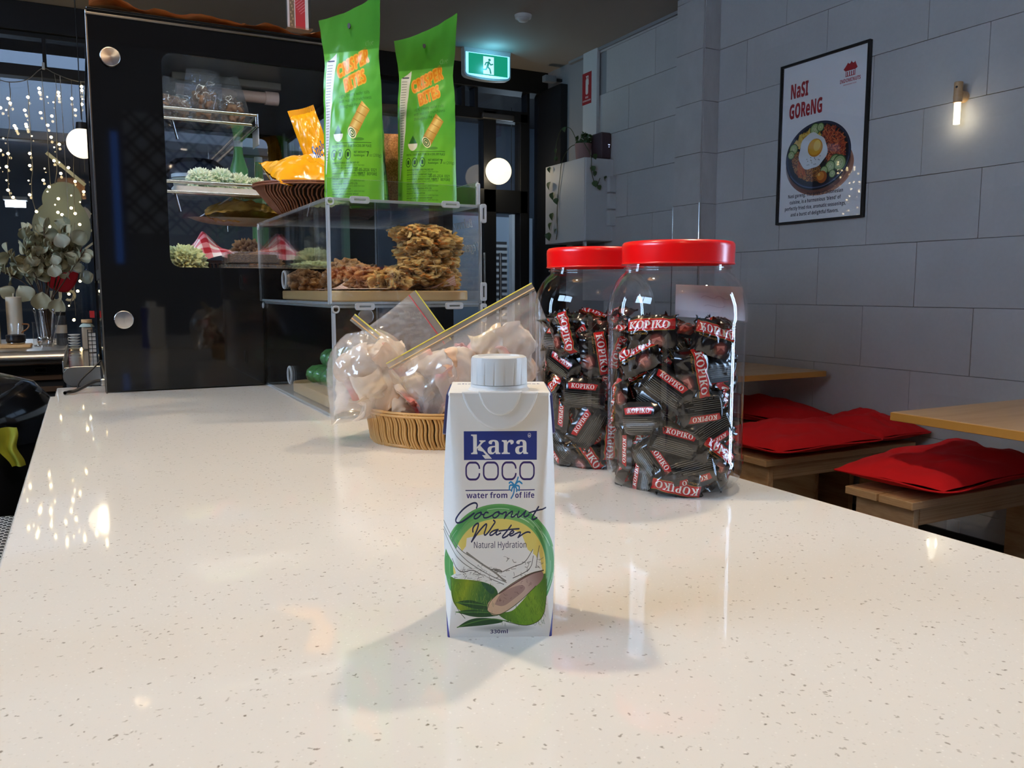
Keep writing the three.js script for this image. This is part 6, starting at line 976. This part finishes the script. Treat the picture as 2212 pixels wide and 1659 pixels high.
// ---------- staff side: steel bench, candles, jars, bin ----------
{
  const Z = -2.95, Yb = 0.03;
  const bench = thing('steel_bench', 'stainless steel back bench with thick rounded front edge', 'bench', [0, 0, 0]);
  part('benchtop', box(-1.0, -0.052, Yb - 0.012, Yb, -3.45, -2.755, 0.002), mat.steel, bench);
  part('rounded_edge', cyl(0.0205, 0.0205, 0.948, 28).rotateZ(PI / 2).translate(-0.526, 0.0095, -2.75), mat.steel, bench); part('end_cap', cyl(0.0212, 0.0212, 0.006, 28).rotateZ(PI / 2).translate(-0.05, 0.0095, -2.75), mat.shiny, bench);
  part('cupboard', box(-1.0, -0.06, -C, Yb - 0.0125, -3.44, -2.8, 0.003), mat.frameBlack, bench);
  const slat = M({ color: lin(0.075, 0.036, 0.016), roughness: 0.6 }); for (let k = 0; k < 9; k++) part('slat', box(-0.95, -0.065, -0.06 - k * 0.035, -0.044 - k * 0.035, -2.8, -2.79, 0.002), slat, bench);
  for (const [x, y] of [[-0.26, 0], [-0.2, 0]]) part('label_plate', box(-0.135, -0.105, -0.035, -0.022, -2.795, -2.784, 0.001), mat.steel, bench);
  // candle, second candle
  const wax = M({ color: lin(0.66, 0.6, 0.48), roughness: 0.5 });
  const cdl = (l, x, z) => { const o = thing('pillar_candle', l, 'candle', [x, Yb + 0.0005, z], 0, 'white pillar candles'); part('wax', lathe([[0, 0], [0.0215, 0], [0.022, 0.002], [0.022, 0.15], [0.021, 0.153], [0, 0.152]], 32), wax, o); part('wick', cyl(0.0022, 0.0022, 0.012, 8).translate(0, 0.158, 0), wax, o); };
  cdl('white pillar candle behind the black banded glass', -0.192, -3.03); cdl('white pillar candle cut off beside the first candle on the back bench', -0.252, -3.0);
  // board, banded glass
  const b = thing('serving_board', 'small pale wooden board under the black banded glass', 'board', [-0.195, Yb + 0.0005, Z + 0.01]); part('board', box(-0.07, 0.05, 0.0, 0.01, -0.045, 0.045, 0.004), mat.boardWood, b);
  const gl = thing('coffee_glass', 'small flared glass with black band and steel foot on the wooden board', 'glass', [-0.187, Yb + 0.011, Z + 0.005]);
  part('glass', lathe([[0.012, 0.026], [0.014, 0.032], [0.021, 0.062], [0.0205, 0.062], [0.013, 0.033], [0.001, 0.03]], 32), mat.clear, gl); part('band', lathe([[0.02, 0.007], [0.0265, 0.008], [0.0268, 0.026], [0.0255, 0.028], [0.012, 0.029]], 36), M({ color: lin(0.006, 0.006, 0.01), roughness: 0.3 }), gl); part('foot', lathe([[0, 0], [0.024, 0], [0.0245, 0.007], [0.0, 0.0072]], 36), mat.shiny, gl);
  part('handle', tube([[0.018, 0.06, 0.0], [0.036, 0.058, 0], [0.034, 0.048, 0], [0.016, 0.034, 0]], 0.0025, 20, 6), M({ color: lin(0.3, 0.14, 0.06), metalness: 0.6, roughness: 0.3 }), gl);
  // jar of spoons and forks
  const sj = thing('cutlery_jar', 'clear glass jar holding upright spoons and forks on the steel bench', 'jar', [-0.108, Yb + 0.0005, Z - 0.01]);
  part('glass', lathe([[0, 0.004], [0.03, 0.004], [0.033, 0.0], [0.0345, 0.004], [0.0345, 0.072], [0.036, 0.076]], 36), mat.clear, sj);
  const sg = (() => { const bowl = new THREE.SphereGeometry(1, 14, 8).scale(0.0085, 0.013, 0.0035).translate(0, 0.013, 0); return merge([bowl, rod([0, 0.022, 0], [0, 0.105, 0.002], 0.0019, 6), new THREE.SphereGeometry(1, 10, 6).scale(0.004, 0.008, 0.0015).translate(0, 0.106, 0.002)]); })();
  const fk = (() => merge([box(-0.006, 0.006, 0.014, 0.022, -0.001, 0.001, 0.0004), ...[-0.005, -0.0017, 0.0017, 0.005].map((x) => rod([x, 0, 0], [x, 0.016, 0], 0.0009, 5)), rod([0, 0.02, 0], [0, 0.108, 0.002], 0.0019, 6)]))();
  for (let k = 0; k < 11; k++) { const a = k / 11 * 6.28, o = thing(k % 3 ? 'spoon' : 'fork', (k % 3 ? 'steel spoon standing handle up' : 'steel fork standing handle up') + ' in the clear cutlery jar', k % 3 ? 'spoon' : 'fork', [-0.108 + 0.016 * Math.cos(a), Yb + 0.006, Z - 0.01 + 0.016 * Math.sin(a)], a * 2, k % 3 ? 'spoons in the cutlery jar' : 'forks in the cutlery jar'); part(k % 3 ? 'spoon' : 'fork', k % 3 ? sg : fk, mat.shiny, o); o.rotation.set(0.16 * Math.sin(a), a * 2, -0.2 * Math.cos(a) - 0.08, 'XYZ'); }
  // bottle with label
  const bt = thing('small_bottle', 'small clear bottle with cream label beside the cutlery jar', 'bottle', [-0.064, Yb + 0.0005, Z - 0.03]);
  part('bottle', lathe([[0, 0.0005], [0.0145, 0], [0.016, 0.003], [0.016, 0.088], [0.0145, 0.094]], 28), M({ color: lin(0.28, 0.3, 0.34), transmission: 0.8, thickness: 0, roughness: 0.1 }, true), bt); part('label', cyl(0.0163, 0.0163, 0.026, 28, true).translate(0, 0.052, 0), M({ color: lin(0.5, 0.44, 0.36), roughness: 0.7 }), bt); part('stopper', cyl(0.0145, 0.0145, 0.012, 20).translate(0, 0.1, 0), mat.black, bt);
  // vase of dried eucalyptus
  const vs = thing('eucalyptus_vase', 'vase of dried grey green eucalyptus branches behind the cutlery jar', 'vase', [-0.105, Yb + 0.0005, -3.12]);
  part('vase', lathe([[0, 0.001], [0.028, 0], [0.032, 0.004], [0.03, 0.06], [0.036, 0.13]], 32), mat.clear, vs);
  const lm = [[0.36, 0.35, 0.22], [0.44, 0.42, 0.28], [0.27, 0.27, 0.17], [0.26, 0.14, 0.08], [0.58, 0.58, 0.43]].map((c) => M({ color: lin(...c), roughness: 0.75, side: THREE.DoubleSide }));
  const lg = [0.6, 0.8, 1.1].map((q) => sheet(8, 8, (u, v) => { const L = 0.052, y = v * L, w = q * 0.05 * Math.pow(Math.sin(PI * Math.pow(Math.max(0.001, v), 0.85)), 0.7) * (u - 0.5); return [w, y, 0.006 * Math.sin(v * 2.5) + 0.25 * Math.abs(w) + 0.003 * Math.sin(u * 9 + v * 4)]; }));
  const br = M({ color: lin(0.09, 0.05, 0.03), roughness: 0.8 }), r3 = rng(31), rn = (a, b) => a + (b - a) * r3();
  for (let k = 0; k < 15; k++) {
    const a = k / 15 * 6.283, sp = rn(0.04, 0.125), top = [sp * Math.cos(a) + (k % 2 ? 0.01 : -0.03), rn(0.24, 0.4), sp * 0.6 * Math.sin(a)], mid = [top[0] * 0.45, 0.2, top[2] * 0.45];
    part('branch', tube([[0.01 * Math.cos(a), 0.004, 0.01 * Math.sin(a)], [0.012 * Math.cos(a + 1), 0.11, 0.012 * Math.sin(a + 1)], mid, top], 0.0019, 18, 5), br, vs);
    for (let j = 0; j < 14; j++) { const t = rn(0.15, 1.05), p = [mid[0] + (top[0] - mid[0]) * t, mid[1] + (top[1] - mid[1]) * t, mid[2] + (top[2] - mid[2]) * t]; part('leaf', lg[r3() * 3 | 0], lm[j === 0 && k % 3 === 0 ? 3 : j === 1 && k % 4 === 0 ? 4 : r3() * 3 | 0], vs, p, [rn(-0.9, 0.9), rn(0, 6.28), rn(-1.7, 1.7)]).scale.setScalar(rn(0.6, 1.0)); }
  }
  for (const [x, y, z, s, rz] of [[0.06, 0.31, 0.05, 1.3, 0.3], [0.085, 0.33, 0.03, 1.4, -0.9], [0.03, 0.215, 0.06, 1.1, 0.1], [0.04, 0.255, 0.06, 0.9, 0.4], [-0.045, 0.14, 0.05, 1.5, 0.5], [-0.02, 0.11, 0.05, 1.6, -0.2], [0.015, 0.1, 0.05, 1.4, -0.6], [-0.09, 0.155, 0.03, 1.2, 0.9], [0.1, 0.21, 0.0, 1.2, -1.2]]) part('leaf', lg[2], lm[(s * 10 | 0) % 2 ? 4 : 1], vs, [x, y, z], [0.1, 0.2, rz]).scale.setScalar(s * 0.72);
  // mirror tray with saucers, jar and rack
  const tr = thing('steel_tray', 'polished steel tray on the back bench with rounded front lip', 'tray', [0, 0, 0]);
  part('tray_floor', box(-0.048, 0.03, 0.014, 0.018, -3.06, -2.262, 0.001), M({ color: lin(0.7, 0.69, 0.66), metalness: 1, roughness: 0.07 }), tr);
  { const s = new THREE.Shape(); s.moveTo(0.03, 0.019); s.lineTo(-0.028, 0.019); s.absarc(-0.028, -0.004, 0.023, PI / 2, PI * 1.5, false); s.lineTo(0.03, -0.027); s.closePath(); part('front_lip', extr(s, 0.003, 0.0006).translate(0, 0, -2.262), mat.steel, tr); }
  part('side_lip', box(-0.051, -0.048, 0.005, 0.034, -3.06, -2.262, 0.001), mat.steel, tr); part('leg', merge([[-0.04, -3.0], [0.02, -3.0], [-0.04, -2.4], [0.02, -2.4]].map(([x, z]) => rod([x, -C, z], [x, 0.014, z], 0.008, 10))), mat.steel, tr);
  const yt = 0.0185;
  const sc = (i) => { const o = one('saucer', lathe([[0, 0.001], [0.008, 0], [0.0165, 0.0045], [0.0175, 0.006], [0.0165, 0.0062], [0.008, 0.002], [0, 0.002]], 28), mat.white, ['small white saucer at the bottom of the stack', 'small white saucer second from the bottom of the stack', 'small white saucer third from the bottom of the stack', 'small white saucer fourth from the bottom of the stack', 'small white saucer second from the top of the stack', 'small white saucer on top of the stack'][i], 'saucer', [-0.029, yt + i * 0.0085, -2.93], undefined, 'white saucers stacked on the steel tray'); return o; };
  for (let i = 0; i < 6; i++) sc(i);
  const cj = thing('cloth_topped_jar', 'square beige jar with frilled cloth top and wooden disc on the tray', 'jar', [0.008, yt, -2.94]);
  part('jar', box(-0.0155, 0.0155, 0.001, 0.072, -0.0155, 0.0155, 0.006), M({ color: lin(0.4, 0.32, 0.23), roughness: 0.25 }), cj); part('cloth', sheet(40, 4, (u, v) => { const a = -u * 2 * PI, r = 0.004 + v * 0.0175 + (v > 0.9 ? 0.001 * Math.sin(a * 14) : 0); return [r * Math.cos(a), 0.083 - 0.012 * v * v * v, r * Math.sin(a)]; }), M({ color: lin(0.42, 0.52, 0.48), roughness: 0.9, side: THREE.DoubleSide }), cj); part('wood_disc', cyl(0.0155, 0.0155, 0.01, 24).translate(0, 0.089, 0), mat.orangeWood, cj);
  const wr = thing('wire_rack', 'small black wire rack holding white cards beside the square jar', 'rack', [0.021, yt, -2.78]);
  part('wire_frame', merge([...[0, 0.012, 0.024, 0.036, 0.048, 0.06, 0.068].map((y) => rod([-0.012, y, 0.008], [0.009, y, 0.008], 0.0009, 5)), ...[-0.012, -0.002, 0.009].map((x) => rod([x, 0, 0.008], [x, 0.068, 0.008], 0.0009, 5)), ...[-0.012, 0.009].map((x) => rod([x, 0.068, 0.008], [x, 0.068, -0.02], 0.0009, 5)), box(-0.0135, -0.012, 0, 0.068, -0.02, 0.008)]), mat.black, wr);
  part('card', box(-0.011, 0.008, 0.002, 0.06, 0.0035, 0.0055), mat.white, wr);
  // tall clear bottle at the cabinet edge, wine glass
  const cb = thing('clear_bottle', 'tall clear glass bottle standing behind the cabinet edge', 'bottle', [0.012, yt, -3.0]);
  part('glass', lathe([[0, 0.001], [0.016, 0], [0.018, 0.004], [0.018, 0.19], [0.012, 0.235], [0.009, 0.25], [0.009, 0.275]], 28), M({ color: lin(0.8, 0.86, 0.92), transmission: 1, thickness: 0, roughness: 0.03 }, true), cb); part('red_tag', box(0.006, 0.02, 0.098, 0.12, 0.0185, 0.0195), M({ color: lin(0.6, 0.02, 0.02), roughness: 0.5 }), cb);
  // cables from the cabinet foot
  const cab = M({ color: lin(0.006, 0.006, 0.009), roughness: 0.4 });
  one('power_cable', tube([[0.034, 0.022, -1.858], [0.015, 0.021, -1.86], [-0.005, 0.012, -1.86], [-0.022, 0.004, -1.857], [-0.034, 0.0032, -1.85], [-0.04, 0.0032, -1.835]], 0.0034, 30, 8), cab, 'thick black power cable curling out of the cabinet foot onto the white counter', 'cable', [0, 0, 0]);
  one('power_cable', tube([[0.028, 0.056, -1.95], [0.012, 0.04, -1.94], [-0.006, 0.024, -1.93], [-0.016, 0.012, -1.92], [-0.018, 0.0022, -1.91]], 0.0018, 24, 6), cab, 'thin black cable running down behind the thick power cable', 'cable', [0, 0, 0]);
  one('cable_plug', box(0.024, 0.034, 0.012, 0.026, -1.868, -1.852, 0.003), mat.steel, 'small steel cable fitting at the foot of the black cabinet', 'fitting', [0, 0, 0]);
  // waste bin with yellow liner
  const bin = thing('waste_bin', 'glossy black waste bin with domed lid beside the counter end', 'bin', [-0.26, -C, -2.2]);
  part('body', lathe([[0, 0.002], [0.16, 0], [0.17, 0.03], [0.19, C - 0.12], [0.185, C - 0.115]], 40).scale(1, 1, 0.9), M({ color: lin(0.005, 0.005, 0.006), roughness: 0.35 }), bin); part('lid', lathe([[0.196, C - 0.13], [0.198, C - 0.09], [0.188, C - 0.05], [0.15, C - 0.005], [0.08, C + 0.018], [0, C + 0.022]], 40).scale(1, 1, 0.9), M({ color: lin(0.006, 0.007, 0.01), roughness: 0.16, clearcoat: 0.5 }, true), bin);
  part('lid_seam', tube([[-0.16, C - 0.045, 0.1], [-0.02, C - 0.05, 0.165], [0.08, C - 0.03, 0.135], [0.13, C + 0.0, 0.06]], 0.004, 24, 6), M({ color: lin(0.03, 0.04, 0.055), roughness: 0.3 }), bin);
  part('liner', sheet(10, 14, (u, v) => [0.1 + (u - 0.5) * 0.045 * (1 - 0.45 * v) + 0.02 * v * v + 0.003 * Math.sin(v * 9), C - 0.085 - 0.085 * v, 0.172 + 0.008 * Math.sin(u * 8 + v * 3) - 0.0 * v]), M({ color: lin(0.5, 0.5, 0.05), roughness: 0.4, transmission: 0.3, thickness: 0, side: THREE.DoubleSide }, true), bin);
  // woven black and white stool seat
  const hound = M({ map: tex(256, 256, (c) => { c.fillStyle = '#d8d6d0'; c.fillRect(0, 0, 256, 256); c.fillStyle = '#15151a'; for (let i = 0; i < 16; i++) for (let j = 0; j < 16; j++) { if ((i + j) % 2) c.fillRect(i * 16, j * 16, 15, 15); else { c.fillRect(i * 16 + 4, j * 16 + 10, 9, 4); } } }, true), roughness: 0.9 }); hound.map.repeat.set(3, 3);
  const stool = thing('stool', 'stool with black and white woven seat on the staff side by the counter end', 'stool', [-0.31, -C, -1.75]);
  part('seat', new RoundedBoxGeometry(0.36, 0.07, 0.52, 4, 0.03).translate(0, C - 0.3, 0), hound, stool); for (const [x, z] of [[-0.13, -0.2], [0.13, -0.2], [-0.13, 0.2], [0.13, 0.2]]) part('leg', rod([x * 1.1, 0, z * 1.1], [x, C - 0.33, z], 0.014, 12), mat.black, stool);
}
// ---------- shadows, draw ----------
scene.traverse((o) => { if (o.isMesh) { o.castShadow = true; o.receiveShadow = true; } });
renderer.render(scene, camera);
